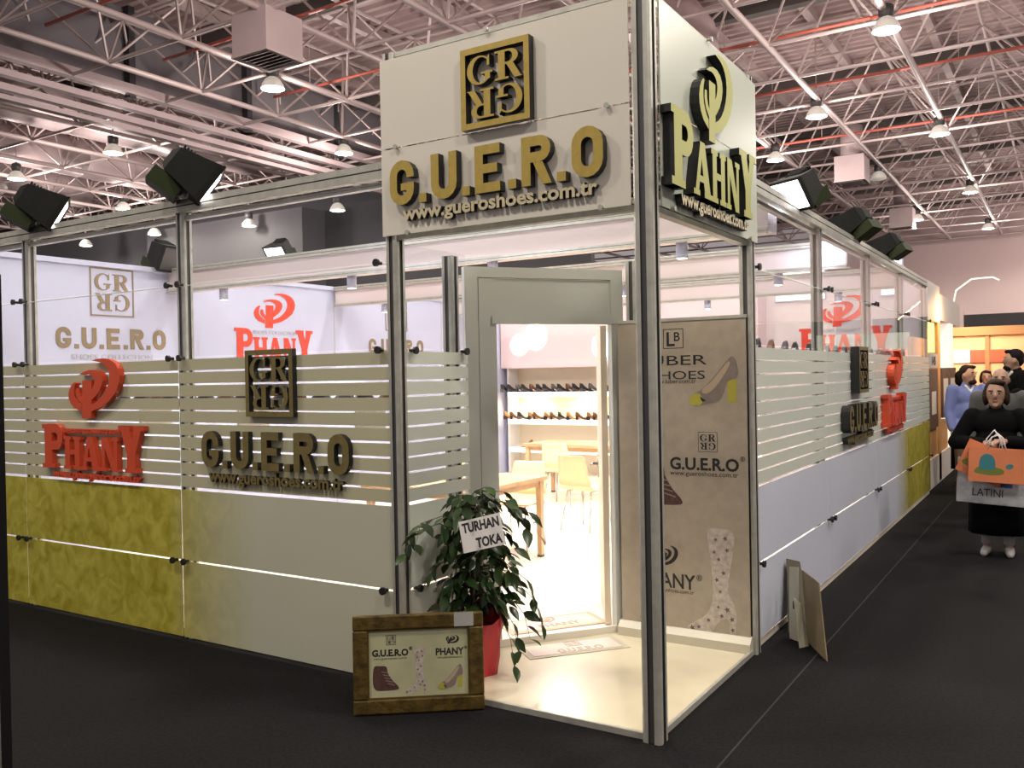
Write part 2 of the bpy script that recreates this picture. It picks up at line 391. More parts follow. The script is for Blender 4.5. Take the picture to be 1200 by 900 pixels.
def phany_emblem(w, d, mats, h=None):
    h = h or w
    key = ('ph', w, h, d, tuple(m.name for m in mats))
    if key in GLY: return GLY[key]
    res = []
    for out, inn in CRESC:
        mb = MB(); n = len(out)
        for z in (0, d): mb.v += [(p[0]*w, p[1]*h, z) for p in out] + [(p[0]*w, p[1]*h, z) for p in inn]
        for i in range(n-1):
            mb.face((2*n+i, 2*n+i+1, 3*n+i+1, 3*n+i), 0); mb.face((i, n+i, n+i+1, i+1), 1)
            mb.face((i, i+1, 2*n+i+1, 2*n+i), 1); mb.face((n+i+1, n+i, 3*n+i, 3*n+i+1), 1)
        mb.face((0, 2*n, 3*n, n), 1); mb.face((n-1, 2*n-1, 4*n-1, 3*n-1), 1)
        res.append(('crescent', mb.mesh('crescent', list(mats))))
    mb = MB(); mb.prism([(p[0]*w, p[1]*h) for p in PSTEM], 0, d*0.998, 0, 1); res.append(('emblem_stem', mb.mesh('emblem_stem', list(mats))))
    GLY[key] = res; return res
def frame_emblem(par, s, d, mats, off=(0, 0), zz=0.0, fr=0.075):
    # square frame with GR above and the same letters turned upside down below; off = bottom centre
    x, y = off; h = s/2
    mb = MB(); f = s*fr
    mb.ring([(-h, 0), (h, 0), (h, s), (-h, s)], [(-h+f, f), (h-f, f), (h-f, s-f), (-h+f, s-f)], 0, d, 0, 1)
    mb.build('emblem_frame', list(mats), par, loc=(x, y, zz))
    lw, lh = s*0.37, s*0.355
    for ch, px in (('G', -0.40), ('R', 0.01)):
        link('letter', didone(ch, lw, lh, d*0.98, mats), par, loc=(x+px*s, y+s*0.53, zz))
        link('letter', didone(ch, lw, lh, d*0.98, mats), par, loc=(x-px*s, y+s*0.47, zz), rot=(0, 0, PI))
def guero_letters(par, w, h, d, mats, off=(0, 0), zz=0.0):
    k = w/1.25; lw, t, gap = 0.163*k, 0.05*k, 0.032*k; x = off[0]-w/2
    for i, ch in enumerate('G.U.E.R.O'):
        me = sans(ch, lw, h, t, d, mats)
        link('full_stop' if ch == '.' else 'letter', me, par, loc=(x, off[1], zz)); x += (t*0.95 if ch == '.' else lw) + gap
def phany_letters(par, word, w, h, d, mats, off=(0, 0), zz=0.0):
    ws = {'P': 0.235, 'H': 0.185, 'A': 0.195, 'N': 0.185, 'Y': 0.235}; k = w/1.06; x = off[0]-w/2
    for ch in word:
        big = ch in 'PY'; lw = ws[ch]*k
        link('letter', slab(ch, lw, h if big else h*0.74, d, mats), par, loc=(x, off[1], zz)); x += lw + 0.005*k
FACE_L = (PI/2, 0, 0)        # faces -Y
FACE_R = (PI/2, 0, PI/2)     # faces +X
def sign_guero(label, loc, rot, mats, d, k=1.0, name='raised_sign', url=True, group=None, emb_x=0.0):
    t = thing(name, label, 'sign', loc, rot, group)
    frame_emblem(t, 0.41*k, d, mats, (emb_x, 0.42*k))
    guero_letters(t, 1.26*k, 0.235*k, d, mats, (0, 0.09*k))
    if url: link('lettering', text_mesh('www.gueroshoes.com.tr', 0.105*k, d*0.6, mats, 0.0035*k, 1.17*k, 'CENTER'), t, loc=(0, 0.0, 0))
    return t

# ------------------------------------------------------------ hall: floor, walls, ceiling
fl = MB().box((-60, -12, -0.1), (25, 64, 0)).build('floor', M_CARPET); tag(fl, 'dark charcoal hall carpet', kind='structure')
MB().box((0.34, -2.5, 0.0), (0.35, 9.0, 0.0012)).build('carpet_seam', M_SEAM, fl)

W = 1.505; XL = -6.7; YB = 9.5; PX = [-W, -3.365, -5.225, XL]; PY = [W, 3.51, 5.52, 7.52, YB]
H_RAIL = 2.925; H_TOW = 3.505; H_SIGN = 2.486; H_FROST = 1.871; H_SLAT0 = 1.014; H_MID = 0.53

wf = MB().box((-14, 62, 0), (25, 62.3, 12.6)).build('wall_back', M_HALLW); tag(wf, 'pinkish far hall wall', kind='structure')
MB().box((-6, 61.85, 0), (20, 62, 5.2)).build('door_opening', M_HALLD, wf)
for i in range(4): MB().box((-5.0+i*5.0, 61.6, 0), (-4.3+i*5.0, 61.9, 5.5)).build('pilaster', M_HALLW, wf)
wd = MB().box((-60, 25, 0), (-13, 25.3, 9.9)).build('wall_far', M_HALLD); tag(wd, 'dark far hall wall behind the stand', kind='structure')
MB().box((-36.5, 23.6, 0), (-26.0, 24.98, 9.1)).build('office_block', mat('office_grey', (0.10, 0.096, 0.10), 0.8), wd)
wl = MB().box((-60.3, -12, 0), (-60, 64, 12.6)).build('wall_left', M_HALLW); tag(wl, 'far hall side wall', kind='structure')

ZC, ZT, ZD = 10.0, 11.9, 12.5
mb = MB(); y = -12.0; rows = []; k = 0
while y < 64.2:
    for dy, z in ((0.0, 0.0), (0.16, 0.0), (0.21, 0.12), (0.37, 0.12)): rows.append((y+dy, ZD+z))
    y += 0.42
mb.v = [(x, yy, zz) for yy, zz in rows for x in (-60, 25)]
for i in range(len(rows)-1): mb.face((2*i, 2*i+1, 2*i+3, 2*i+2))
ceil = mb.build('ceiling', M_DECK, fix=False); tag(ceil, 'ribbed metal roof deck over the space frame', kind='structure')
GX = [-1.9-2.9*i for i in range(-4, 17)]; GY = [10.2+2.9*i for i in range(-3, 18)]
def bar(mb, a, b, r, n=5): mb.tube([a, b], r, n, caps=False)
for i, gy in enumerate(GY):
    mb = MB()
    bar(mb, (GX[0], gy, ZC), (GX[-1], gy, ZC), 0.055); bar(mb, (GX[0], gy+1.45, ZT), (GX[-1], gy+1.45, ZT), 0.05)
    mb.build('cross_chord', M_STEEL, ceil, smooth=True)
for i, gx in enumerate(GX):
    mb = MB()
    bar(mb, (gx, GY[0], ZC), (gx, GY[-1], ZC), 0.085, 6)
    bar(mb, (gx-1.45, GY[0], ZT), (gx-1.45, GY[-1], ZT), 0.06)
    mb.build('long_chord', M_STEEL, ceil, smooth=True)
    mb = MB()
    for gy in GY:
        p = Vector((gx, gy, ZC))
        if (p - CAM).length > 62: continue
        for sx in (-1.45, 1.45):
            for sy in (-1.45, 1.45): bar(mb, p, (gx+sx, gy+sy, ZT), 0.036, 4)
    mb.build('web_bars', M_STEEL, ceil, kind='stuff')
for gx in GX[::1]:
    MB().box((gx-0.12, -12, ZD-0.32), (gx+0.12, 62, ZD-0.02)).build('purlin', M_STEEL, ceil)
for i in range(8):
    MB().box((-60, 7.0+7.3*i-0.16, ZD-0.6), (25, 7.0+7.3*i+0.16, ZD-0.3)).build('dark_beam', mat('dark_beam', (0.09, 0.075, 0.07), 0.7), ceil)
# smoke curtain with its rails
sm = MB().box((-21.3, -12, ZC+0.15), (-21.25, 46, ZD)).build('wall_smoke_curtain', M_SMOKE); tag(sm, 'dark grey smoke curtain hanging under the roof', kind='structure')
for i in range(9): MB().box((-21.25, 3.4+4.3*i, ZC-0.1), (-21.0, 3.6+4.3*i, ZD)).build('curtain_post', M_HALLD, sm)
for dx, z0, z1 in ((0.1, -0.05, 0.22), (-0.35, -0.35, -0.18), (-0.75, -0.6, -0.42), (-1.05, -0.75, -0.62)):
    MB().box((-21.2+dx, -12, ZC+z0), (-20.95+dx, 46, ZC+z1)).build('curtain_rail', M_DUCT, sm)

def duct(x, r, z, lab):
    t = thing('air_duct', lab, 'duct', (x, -10, z))
    for i in range(8):
        a, b = i*4.0, i*4.0+3.995
        MB().lathe([(r, 0), (r, b-a)], n=20).build('duct_section', M_DUCT, t, True, loc=(0, a, 0), rot=(-PI/2, 0, 0))
duct(-27.3, 0.8, 11.1, 'wide pink-grey round air duct just beyond the dark smoke curtain')
duct(-33.05, 0.8, 11.1, 'second pink-grey round air duct farther behind the smoke curtain')
duct(-39.0, 0.8, 11.1, 'farthest thin-looking round air duct at the far side of the hall')

def red_pipe(y, x0, x1, z, lab):
    t = thing('sprinkler_pipe', lab, 'pipe', (x0, y, z))
    n = int((x1-x0)/6)+1; L = (x1-x0)/n
    for i in range(n):
        MB().tube([(i*L, 0, 0), ((i+1)*L-0.02, 0, 0)], 0.045, 6).build('pipe_length', M_PIPE, t, True)
        MB().tube([(i*L+1.5, 0, 0), (i*L+1.5, 0, ZD-z-0.02)], 0.012, 4).build('hanger', M_STEEL, t)
for yy, x0, x1, lab in ((8.44, -19.1, 8, 'red sprinkler pipe nearest above the corner sign tower'), (11.5, -18.8, 8, 'red sprinkler pipe just behind the square air diffuser over the glass'),
                        (15.4, -18.8, 8, 'third red sprinkler pipe, crossing behind the corner sign'), (19.5, -18.0, 8, 'red sprinkler pipe running beside the big right hall lamp'),
                        (24.0, -18.0, 8, 'fifth red sprinkler pipe above the aisle'), (30.5, -18.0, 8, 'sixth red sprinkler pipe, deep over the aisle'), (38.0, -18.0, 8, 'farthest red sprinkler pipe near the end wall')):
    red_pipe(yy, x0, x1, 10.35, lab)

def diffuser(x, y, z, lab):
    t = thing('air_diffuser', lab, 'air diffuser', (x, y, z))
    MB().box((-0.55, -0.55, 0.06), (0.55, 0.55, 1.0)).build('plenum_box', M_DUCT, t)
    MB().lathe([(0.42, 1.0), (0.42, 2.2)], n=18).build('drop_duct', M_DUCT, t, True)
    MB().ring([(-0.57, -0.57), (0.57, -0.57), (0.57, 0.57), (-0.57, 0.57)], [(-0.47, -0.47), (0.47, -0.47), (0.47, 0.47), (-0.47, 0.47)], 0, 0.06).build('grille_frame', M_STEEL, t)
    MB().box((-0.46, -0.46, 0.045), (0.46, 0.46, 0.06)).build('grille_back', M_ALUD, t)
    me = MB().box((-0.46, -0.035, 0.005), (0.46, 0.035, 0.02)).mesh('slat', M_STEEL)
    for i in range(6): link('slat', me, t, loc=(0, -0.375+0.15*i, 0), rot=(0.4, 0, 0))
diffuser(-13.77, 10.5, 9.0, 'square air diffuser box hanging above the glass left of the sign tower')
diffuser(-5.5, 32.8, 9.0, 'square air diffuser box hanging over the floodlit side wall')
diffuser(-5.66, 46.2, 9.0, 'farthest square air diffuser box, near the end wall of the hall')
t = thing('elbow_duct', 'grey curved duct elbow peeking out behind the corner sign tower', 'duct', (-6.6, 18.6, 9.3))
MB().tube([(0, 0, 0), (0, 0, 0.9), (-0.05, 0.0, 1.3), (-0.35, 0, 1.75), (-0.9, 0, 1.95), (-2.4, 0, 1.95)], 0.62, 18).build('elbow', M_DUCT, t, True)
MB().lathe([(0.66, 0), (0.66, 0.08)], n=18).build('collar', M_DUCT, t, True)

# high-bay lamps of the hall
def make_lamp(lab, loc, lit=True, cast=True):
    t = thing('high_bay_lamp', lab, 'ceiling lamp', loc, group='high-bay lamps of the hall')
    if 'h' not in LM:
        LM['h'] = MB().lathe([(0.05, 0.62), (0.10, 0.60), (0.17, 0.56), (0.17, 0.34), (0.12, 0.30)], n=14).mesh('housing', M_ALUD, True)
        LM['b'] = MB().lathe([(0.12, 0.30), (0.20, 0.24), (0.29, 0.10), (0.31, 0.0)], n=18, caps=False).mesh('bell', M_BELL, True)
        LM['g'] = MB().lathe([(0.29, 0.03), (0.24, -0.02), (0.01, -0.05)], n=18, caps=False).mesh('glowing_lens', M_LAMPG, True)
        LM['o'] = MB().lathe([(0.29, 0.03), (0.24, -0.02), (0.01, -0.05)], n=18, caps=False).mesh('dark_lens', M_BELL, True)
        LM['r'] = MB().tube([(0, 0, 0.6), (0, 0, ZD-9.5+0.07)], 0.02, 6).mesh('hanging_rod', M_STEEL)
        ld = bpy.data.lights.new('lamp_light', 'SPOT'); ld.spot_size = 3.05; ld.spot_blend = 0.3; ld.energy = LAMP_W; ld.color = (1.0, 0.94, 0.80); ld.shadow_soft_size = 0.3; LM['l'] = ld
        lu = bpy.data.lights.new('lamp_uplight', 'POINT'); lu.energy = LAMP_W*0.75; lu.color = (1.0, 0.88, 0.82); lu.shadow_soft_size = 0.3; LM['u'] = lu
    link('housing', LM['h'], t); link('bell', LM['b'], t); link('hanging_rod', LM['r'] if abs(loc[2]-9.5) < 0.01 else MB().tube([(0, 0, 0.6), (0, 0, ZD-loc[2]+0.07)], 0.02, 6).mesh('hanging_rod', M_STEEL), t)
    link('glowing_lens' if lit else 'dark_lens', LM['g'] if lit else LM['o'], t)
    if lit and cast:
        o = bpy.data.objects.new('lamp_light', LM['l']); COL.objects.link(o); o.parent = t; o.location = (0, 0, -0.42)
        o = bpy.data.objects.new('lamp_uplight', LM['u']); COL.objects.link(o); o.parent = t; o.location = (0, 0, -0.45)
LM = {}
LAMPS = [(-1.85, 18.2, 'largest lit hall lamp, high above the right aisle'), (-4.87, 24.4, 'lit hall lamp directly right of the tall emblem on the corner sign'),
    (-1.97, 29.0, 'lit hall lamp second along the rightmost lamp row'), (-7.5, 29.3, 'lit hall lamp just above the bright floodlight on the side wall'),
    (-2.05, 40.7, 'lit hall lamp third along the rightmost lamp row'), (-5.08, 47.1, 'small lit hall lamp close to the far diffuser box'),
    (-2.2, 52.9, 'farthest lit hall lamp, near the end wall on the right'), (-16.3, 13.0, 'lit hall lamp just below the square air diffuser left of the tower'),
    (-25.7, 14.6, 'lit hall lamp left of the larger floodlight, under the ducts'), (-19.5, 19.2, 'lit hall lamp close to the left edge of the corner sign'),
    (-32.0, 14.8, 'leftmost lit hall lamp above the corner floodlight'), (-34.1, 20.7, 'small lit hall lamp between the two left floodlights'),
    (-40.7, 21.3, 'tiny lit hall lamp right beside the leftmost floodlight'), (-29.1, 21.0, 'small lit hall lamp right below the glowing edge of the larger left floodlight'),
]
REFL_LAMPS = [(-40.6, 8.73, 'faint lamp standing in for a reflection in the leftmost glass bay'), (-35.1, 8.74, 'faint lamp standing in for a glass reflection beside the second aluminium post'),
    (-28.6, 8.46, 'faint lamp standing in for a reflection in the second glass bay'), (-23.4, 8.54, 'faint lamp standing in for a glass reflection next to the corner sign')]
for x, z, lab in REFL_LAMPS: make_lamp(lab, (x, 23.0, z), cast=False)  # lamps set behind the glass in place of reflections, casting no light
for x, y, lab in LAMPS: make_lamp(lab, (x, y, 9.5))
make_lamp('unlit hall lamp hanging right of the second diffuser box', (-4.92, 35.1, 9.5), lit=False)
# unseen lamps: rows go on past the camera, extras added to brighten the walls
for x, y in ((-1.9, 6.9), (-7.7, 6.9), (-4.8, 1.0), (-10.6, 1.2), (-1.9, -5.0), (3.9, 1.0), (3.9, 6.9), (6.8, 12.9), (6.8, 1.2), (-7.7, -5.0), (6.8, -5.0), (3.9, 24.6), (-10.6, 18.0), (3.9, 46.0), (8.0, 54.0), (3.9, 57.0)):
    make_lamp('unseen hall lamp added outside the picture', (x, y, 9.5))

# ------------------------------------------------------------ the stand: floors
st = MB(); st.prism([(XL, 0.05), (-W, 0.05), (-W, 0.66), (-0.84, W), (0.0, W+0.04), (0.0, YB), (XL, YB)], 0.0, 0.045)
sf = st.build('floor_stand', mat('stand_floor', (0.78, 0.70, 0.60), 0.35, noise=(3, 0.08))); tag(sf, 'pale glossy floor inside the stand', kind='structure')
st = MB(); st.prism([(-W, 0.0), (0, 0), (0, W), (-0.86, W), (-W, 0.64)], 0.0, 0.018)
ef = st.build('floor_entrance', M_FLOORW); tag(ef, 'cream glossy entrance floor under the sign tower', kind='structure')
MB().box((-W, -0.018, 0), (0.018, 0.0, 0.03)).build('edge_profile', M_ALU, ef); MB().box((0, 0, 0), (0.018, W, 0.03)).build('edge_profile', M_ALU, ef)

# ------------------------------------------------------------ aluminium profiles
def profile(h, s=0.08):
    a = s/2; g = s*0.16; d = s*0.10; c = s*0.12
    pts = []
    for q in range(4):
        base = [(a, -a+c), (a, -g), (a-d, -g), (a-d, g), (a, g), (a, a-c), (a-c, a)]
        R = q*PI/2
        pts += [(x*math.cos(R)-y*math.sin(R), x*math.sin(R)+y*math.cos(R)) for x, y in base]
    mb = MB(); mb.prism(pts, 0, h)
    for i, f in enumerate(mb.f):
        if len(f) == 4 and i >= 2:
            e = (i-2) % 7
            if e in (1, 2, 3): mb.m[i] = 1
    return mb.mesh('post', [M_ALU, M_ALUD])
PROF = {}
def post(par, x, y, h, z0=0.0, s=0.08, name='post'):
    key = (round(h, 3), s)
    if key not in PROF: PROF[key] = profile(h, s)
    return link(name, PROF[key], par, loc=(x, y, z0))
def rail(par, a, b, hh=0.075, s=0.05, name='rail'):
    # grooved horizontal rail between two points (top z given)
    a = Vector(a); b = Vector(b); L = (b-a).length
    mb = MB(); d = (b-a).normalized(); ang = math.atan2(d.y, d.x)
    mb.box((0, -s/2, -hh), (L, s/2, -hh*0.55)); mb.box((0, -s*0.32, -hh*0.55), (L, s*0.32, -hh*0.45), 1); mb.box((0, -s/2, -hh*0.45), (L, s/2, 0))
    return mb.build(name, [M_ALU, M_ALUD], par, loc=a, rot=(0, 0, ang))
CL = MB(); CL.lathe([(0.010, 0), (0.010, 0.035), (0.022, 0.036), (0.022, 0.052)], n=10); CLAMP = CL.mesh('clamp', M_BLACK, False)
def clamp(par, x, y, z, face): return link('clamp', CLAMP, par, loc=(x, y, z), rot=(PI/2, 0, 0) if face == 'L' else (0, PI/2, 0))
CS = MB(); CS.lathe([(0.008, 0), (0.008, 0.02), (0.014, 0.021), (0.014, 0.03)], n=10); CLAMPS = CS.mesh('clamp', M_ALU, False)
M_PANL = panel_mat('mottled_panel_front', 0, -2.65, -3.5)
M_PANR = panel_mat('mottled_panel_side', 1, 6.7, 7.6, (0.66, 0.70, 0.82))

def slat_rows(par, p0, p1, n_out, mslat, z0=H_SLAT0, z1=H_FROST, n=10, gap=0.0125, th=0.006):
    # p0,p1: ends on the floor plan; n_out: outward normal
    p0 = Vector((*p0, 0)); p1 = Vector((*p1, 0)); d = (p1-p0); L = d.length; ang = math.atan2(d.y, d.x)
    pitch = (z1-z0)/n
    me = MB().box((0, -th/2, 0), (L, th/2, pitch-gap)).mesh('slat', mslat)
    for i in range(n): link('slat', me, par, loc=(p0.x+n_out[0]*0.008, p0.y+n_out[1]*0.008, z0+gap*0.6+pitch*i), rot=(0, 0, ang))
    MB().box((0, -0.002, z0-0.01), (L, 0.002, z1+0.005)).build('glass_pane', M_GLASS, par, loc=(p0.x, p0.y, 0), rot=(0, 0, ang))
def flat(par, p0, p1, z0, z1, m, name, th=0.006, off=(0, 0)):
    p0 = Vector((*p0, 0)); p1 = Vector((*p1, 0)); d = (p1-p0); ang = math.atan2(d.y, d.x)
    return MB().box((0, -th/2, z0), (d.length, th/2, z1)).build(name, m, par, loc=(p0.x+off[0], p0.y+off[1], 0), rot=(0, 0, ang))

# front (left-hand) wall
WL = empty('wall_front'); tag(WL, 'slatted glass front wall of the stand with mottled yellow-green panels', kind='structure')
for x in PX[1:]: post(WL, x, 0.05, H_RAIL-0.02)
rail(WL, (XL-0.04, 0.02, H_RAIL), (-W-0.04, 0.02, H_RAIL), 0.085, 0.06)
rail(WL, (XL-0.04, 0.05, H_RAIL-0.1), (-W-0.04, 0.05, H_RAIL-0.1), 0.03, 0.04)
ys = -0.006
for i in range(3):
    a, b = PX[i+1], PX[i]; a += 0.006; b -= (0.045 if i == 0 else 0.006)
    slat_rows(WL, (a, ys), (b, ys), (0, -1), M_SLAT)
    flat(WL, (a, ys), (b, ys), H_FROST+0.012, 2.352, M_GLASS, 'glass_pane'); flat(WL, (a, ys), (b, ys), 2.366, H_RAIL-0.13, M_GLASS, 'glass_pane')
    MB().box((a, ys-0.004, 2.351), (b, ys+0.004, 2.356)).build('glass_edge', mat('glass_edge', (0.75, 0.82, 0.80), 0.15), WL)
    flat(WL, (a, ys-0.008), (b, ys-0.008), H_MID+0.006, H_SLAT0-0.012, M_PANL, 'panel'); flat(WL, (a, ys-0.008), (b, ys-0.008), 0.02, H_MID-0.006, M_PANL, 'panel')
    for z in (H_MID, 2.36, H_FROST+0.004):
        for x in (a+0.05, b-0.05): clamp(WL, x, ys-0.004, z, 'L')
# side (right-hand) wall
WR = empty('wall_side'); tag(WR, 'slatted glass side wall of the stand along the aisle', kind='structure')
for y in PY[1:]: post(WR, -0.05, y-0.045, H_RAIL-0.02)
rail(WR, (-0.02, W+0.04, H_RAIL), (-0.02, YB+0.04, H_RAIL), 0.085, 0.06)
rail(WR, (-0.05, W+0.04, H_RAIL-0.1), (-0.05, YB+0.04, H_RAIL-0.1), 0.03, 0.04)
xs = 0.006
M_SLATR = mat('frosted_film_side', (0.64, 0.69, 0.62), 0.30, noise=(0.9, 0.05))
for i in range(4):
    a, b = PY[i], PY[i+1]; a += (0.045 if i == 0 else 0.006); b -= 0.006
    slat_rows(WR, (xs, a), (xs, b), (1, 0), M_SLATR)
    flat(WR, (xs, a), (xs, b), H_FROST+0.012, 2.352, M_GLASS, 'glass_pane'); flat(WR, (xs, a), (xs, b), 2.366, H_RAIL-0.13, M_GLASS, 'glass_pane')
    MB().box((xs-0.004, a, 2.351), (xs+0.004, b, 2.356)).build('glass_edge', mat('glass_edge', (0.75, 0.82, 0.80), 0.15), WR)
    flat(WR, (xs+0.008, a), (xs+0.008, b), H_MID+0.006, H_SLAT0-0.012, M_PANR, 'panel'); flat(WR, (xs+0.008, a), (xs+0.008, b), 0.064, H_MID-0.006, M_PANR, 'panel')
    for z in (H_MID, 2.36):
        for y in (a+0.05, b-0.05): clamp(WR, xs, y, z, 'R')
# glass return at the far end of the side wall
flat(WR, (-1.2, YB+0.02), (0, YB+0.02), 0.1, H_RAIL-0.1, mat('grey_end_panel', (0.42, 0.42, 0.45), 0.5), 'end_panel')

# ------------------------------------------------------------ entrance recess
WE = empty('wall_entrance'); tag(WE, 'recessed entrance walls with slats and white door frame', kind='structure')
xe = -W+0.008
slat_rows(WE, (xe, 0.05), (xe, 0.655), (1, 0), M_SLATR)
flat(WE, (xe+0.008, 0.05), (xe+0.008, 0.655), H_MID+0.006, H_SLAT0-0.012, M_SLATR, 'panel'); flat(WE, (xe+0.008, 0.05), (xe+0.008, 0.655), 0.03, H_MID-0.006, M_SLATR, 'panel')
flat(WE, (xe, 0.05), (xe, 0.655), H_FROST+0.012, H_SIGN-0.02, M_GLASS, 'glass_pane')
post(WE, -W-0.05, 0.58, H_SIGN-0.03); post(WE, -0.78, W+0.06, H_SIGN-0.03)
for z in (H_MID, H_FROST): clamp(WE, xe, 0.10, z, 'R'); clamp(WE, xe, 0.60, z, 'R')
flat(WE, (-0.84, W+0.03), (-0.04, W+0.03), 0.03, H_FROST, M_SLATR, 'panel', 0.012); flat(WE, (-0.84, W+0.03), (-0.04, W+0.03), H_FROST+0.012, H_SIGN-0.02, M_GLASS, 'glass_pane')
# door wall (diagonal)
A = Vector((-W, 0.66, 0)); B = Vector((-0.84, W, 0)); DANG = math.atan2(B.y-A.y, B.x-A.x); DL = (B-A).length
DW = empty('door_1', A, (0, 0, DANG)); tag(DW, 'white doorway set diagonally in the entrance recess', kind='structure')
D0, D1, DH = 0.205, 1.0, 2.045
MB().box((0.0, 0, 0.02), (0.085, 0.06, 2.40)).build('door_jamb', M_DOORP, DW); MB().box((0.092, 0.005, 0.02), (D0, 0.055, 2.33)).build('door_jamb', M_DOORP, DW)
MB().box((D1, 0, 0.02), (DL+0.01, 0.06, 2.40)).build('door_jamb', M_DOORP, DW)
MB().box((D0, 0.012, DH), (D1, 0.05, 2.33)).build('transom_panel', M_DOORP, DW)
MB().box((0.085, 0, 2.335), (D1, 0.06, 2.40)).build('door_head', M_DOORP, DW)
MB().box((D0-0.03, -0.006, DH-0.0), (D1+0.03, 0.0, DH+0.05)).build('architrave', M_DOORP, DW)
MB().box((0.0, -0.004, 0.018), (DL, 0.02, 0.062)).build('threshold', mat('threshold', (0.72, 0.68, 0.58), 0.4), DW)
dl = empty('door_leaf', (D1-0.005, 0.07, 0.055), (0, 0, math.radians(67))); dl.parent = DW
MB().box((0, 0, 0), (0.78, 0.04, DH-0.06)).build('leaf', mat('door_leaf', (0.78, 0.68, 0.52), 0.4), dl)
mbh = MB(); mbh.tube([(0.71, 0.04, 1.0), (0.71, 0.085, 1.0), (0.60, 0.09, 1.0)], 0.011, 8); mbh.lathe([(0.028, 0), (0.028, 0.008)], (0, 0, 0), 12)
mbh = MB(); mbh.tube([(0.71, 0.04, 1.0), (0.71, 0.09, 1.0), (0.60, 0.095, 1.0)], 0.011, 8); mbh.box((0.685, 0.04, 0.9), (0.735, 0.046, 1.08))
mbh.build('handle', M_CHROME, dl, True)

# ------------------------------------------------------------ sign tower
TW = empty('wall_tower'); tag(TW, 'aluminium sign tower over the entrance corner', kind='structure')
post(TW, 0, 0, H_TOW, s=0.095); post(TW, -W, 0, H_TOW); post(TW, 0, W, H_TOW)
for z in (H_TOW, H_SIGN+0.05):
    hh = 0.06
    rail(TW, (-W+0.04, 0, z), (-0.047, 0, z), hh, 0.05); rail(TW, (0, 0.047, z), (0, W-0.04, z), hh, 0.05)
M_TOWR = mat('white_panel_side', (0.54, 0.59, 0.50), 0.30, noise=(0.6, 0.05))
zj = 2.972
for z0, z1 in ((H_SIGN+0.012, zj-0.004), (zj+0.004, H_TOW-0.045)):
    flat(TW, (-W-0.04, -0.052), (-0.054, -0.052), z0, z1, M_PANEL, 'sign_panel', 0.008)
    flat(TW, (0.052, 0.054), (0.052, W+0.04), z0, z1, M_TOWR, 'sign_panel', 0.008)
for x, z in ((-1.43, zj), (-0.16, zj), (-0.83, H_TOW-0.03), (-1.36, H_SIGN+0.015), (-0.2, H_SIGN+0.015)):
    link('clamp', CLAMPS, TW, loc=(x, -0.05, z), rot=(PI/2, 0, 0))
for y, z in ((0.13, zj), (1.42, zj), (0.72, H_TOW-0.03), (0.16, H_SIGN+0.015), (1.36, H_SIGN+0.015)):
    link('clamp', CLAMPS, TW, loc=(0.05, y, z), rot=(0, PI/2, 0))

# ------------------------------------------------------------ stand interior shell
WI = MB().box((XL-0.06, 0.1, 0.0), (XL, YB+0.06, H_RAIL)).build('wall_inner', M_WHITE); tag(WI, 'white inner wall of the stand carrying printed logos', kind='structure')
for y in (2.55, 5.0, 7.4): MB().box((XL, y-0.006, 0.05), (XL+0.004, y+0.006, H_RAIL-0.04)).build('joint_strip', mat('joint_grey', (0.45, 0.45, 0.48), 0.5), WI)
MB().box((XL-0.03, 0.1, H_RAIL-0.02), (XL+0.03, YB, H_RAIL+0.03)).build('cap_rail', M_WHITE, WI)
WB = MB().box((XL, YB, 0.0), (-1.2, YB+0.06, H_RAIL)).build('wall_rear', mat('rear_wall', (0.78, 0.72, 0.74), 0.55)); tag(WB, 'white rear wall of the stand above the shoe shelves', kind='structure')
MB().box((-1.2, YB, 0.0), (0.0, YB+0.015, H_RAIL)).build('rear_panel', mat('rear_panel', (0.58, 0.56, 0.62), 0.5), WB)
for y in (2.5, 5.1, 7.8):
    bm_ = empty('fascia_beam', (0, y, 0)); tag(bm_, {2.5: 'white overhead beam of the stand nearest the glass front', 5.1: 'white overhead beam across the middle of the stand', 7.8: 'white overhead beam of the stand close to the rear wall'}[y], 'beam')
    MB().box((XL+0.04, -0.11, 2.70), (-0.12, 0.11, 2.93)).build('beam_board', mat('beam_white', (0.66, 0.58, 0.58), 0.5), bm_)
    rail(bm_, (XL+0.04, -0.125, 2.95), (-0.12, -0.125, 2.95), 0.05, 0.03); rail(bm_, (XL+0.04, -0.125, 2.72), (-0.12, -0.125, 2.72), 0.04, 0.03)

# ------------------------------------------------------------ raised signs
GB = (M_GOLD, M_BLACK); BB = (M_DKGOLD, M_BLACK); LB_ = (M_LIME, M_BLACK); RR = (M_RED, M_RED)
t = thing('raised_sign', 'gold raised letters and square emblem on the front of the corner tower', 'sign', (-0.815, -0.058, 2.555), FACE_L)
frame_emblem(t, 0.41, 0.045, GB, (0.05, 0.42)); guero_letters(t, 1.27, 0.24, 0.045, GB, (0, 0.09))
link('lettering', text_mesh('www.gueroshoes.com.tr', 0.10, 0.028, (mat('cream_face', (0.62, 0.55, 0.36), 0.4), M_BLACK), 0.003, 1.17, 'CENTER'), t, loc=(0.02, 0.012, 0))
t = thing('raised_sign', 'lime-gold raised letters under a forked emblem on the side of the corner tower', 'sign', (0.058, 0.69, 2.50), FACE_R)
for n_, me in phany_emblem(0.62, 0.05, LB_, 0.48): link(n_, me, t, loc=(0.0, 0.40, 0))
phany_letters(t, 'PAHNY', 1.30, 0.37, 0.055, LB_, (0, 0.095))
link('lettering', text_mesh('www.gueroshoes.com.tr', 0.095, 0.035, (mat('cream_face', (0.62, 0.55, 0.36), 0.4), M_BLACK), 0.003, 1.05, 'CENTER'), t, loc=(0.04, 0.03, 0))
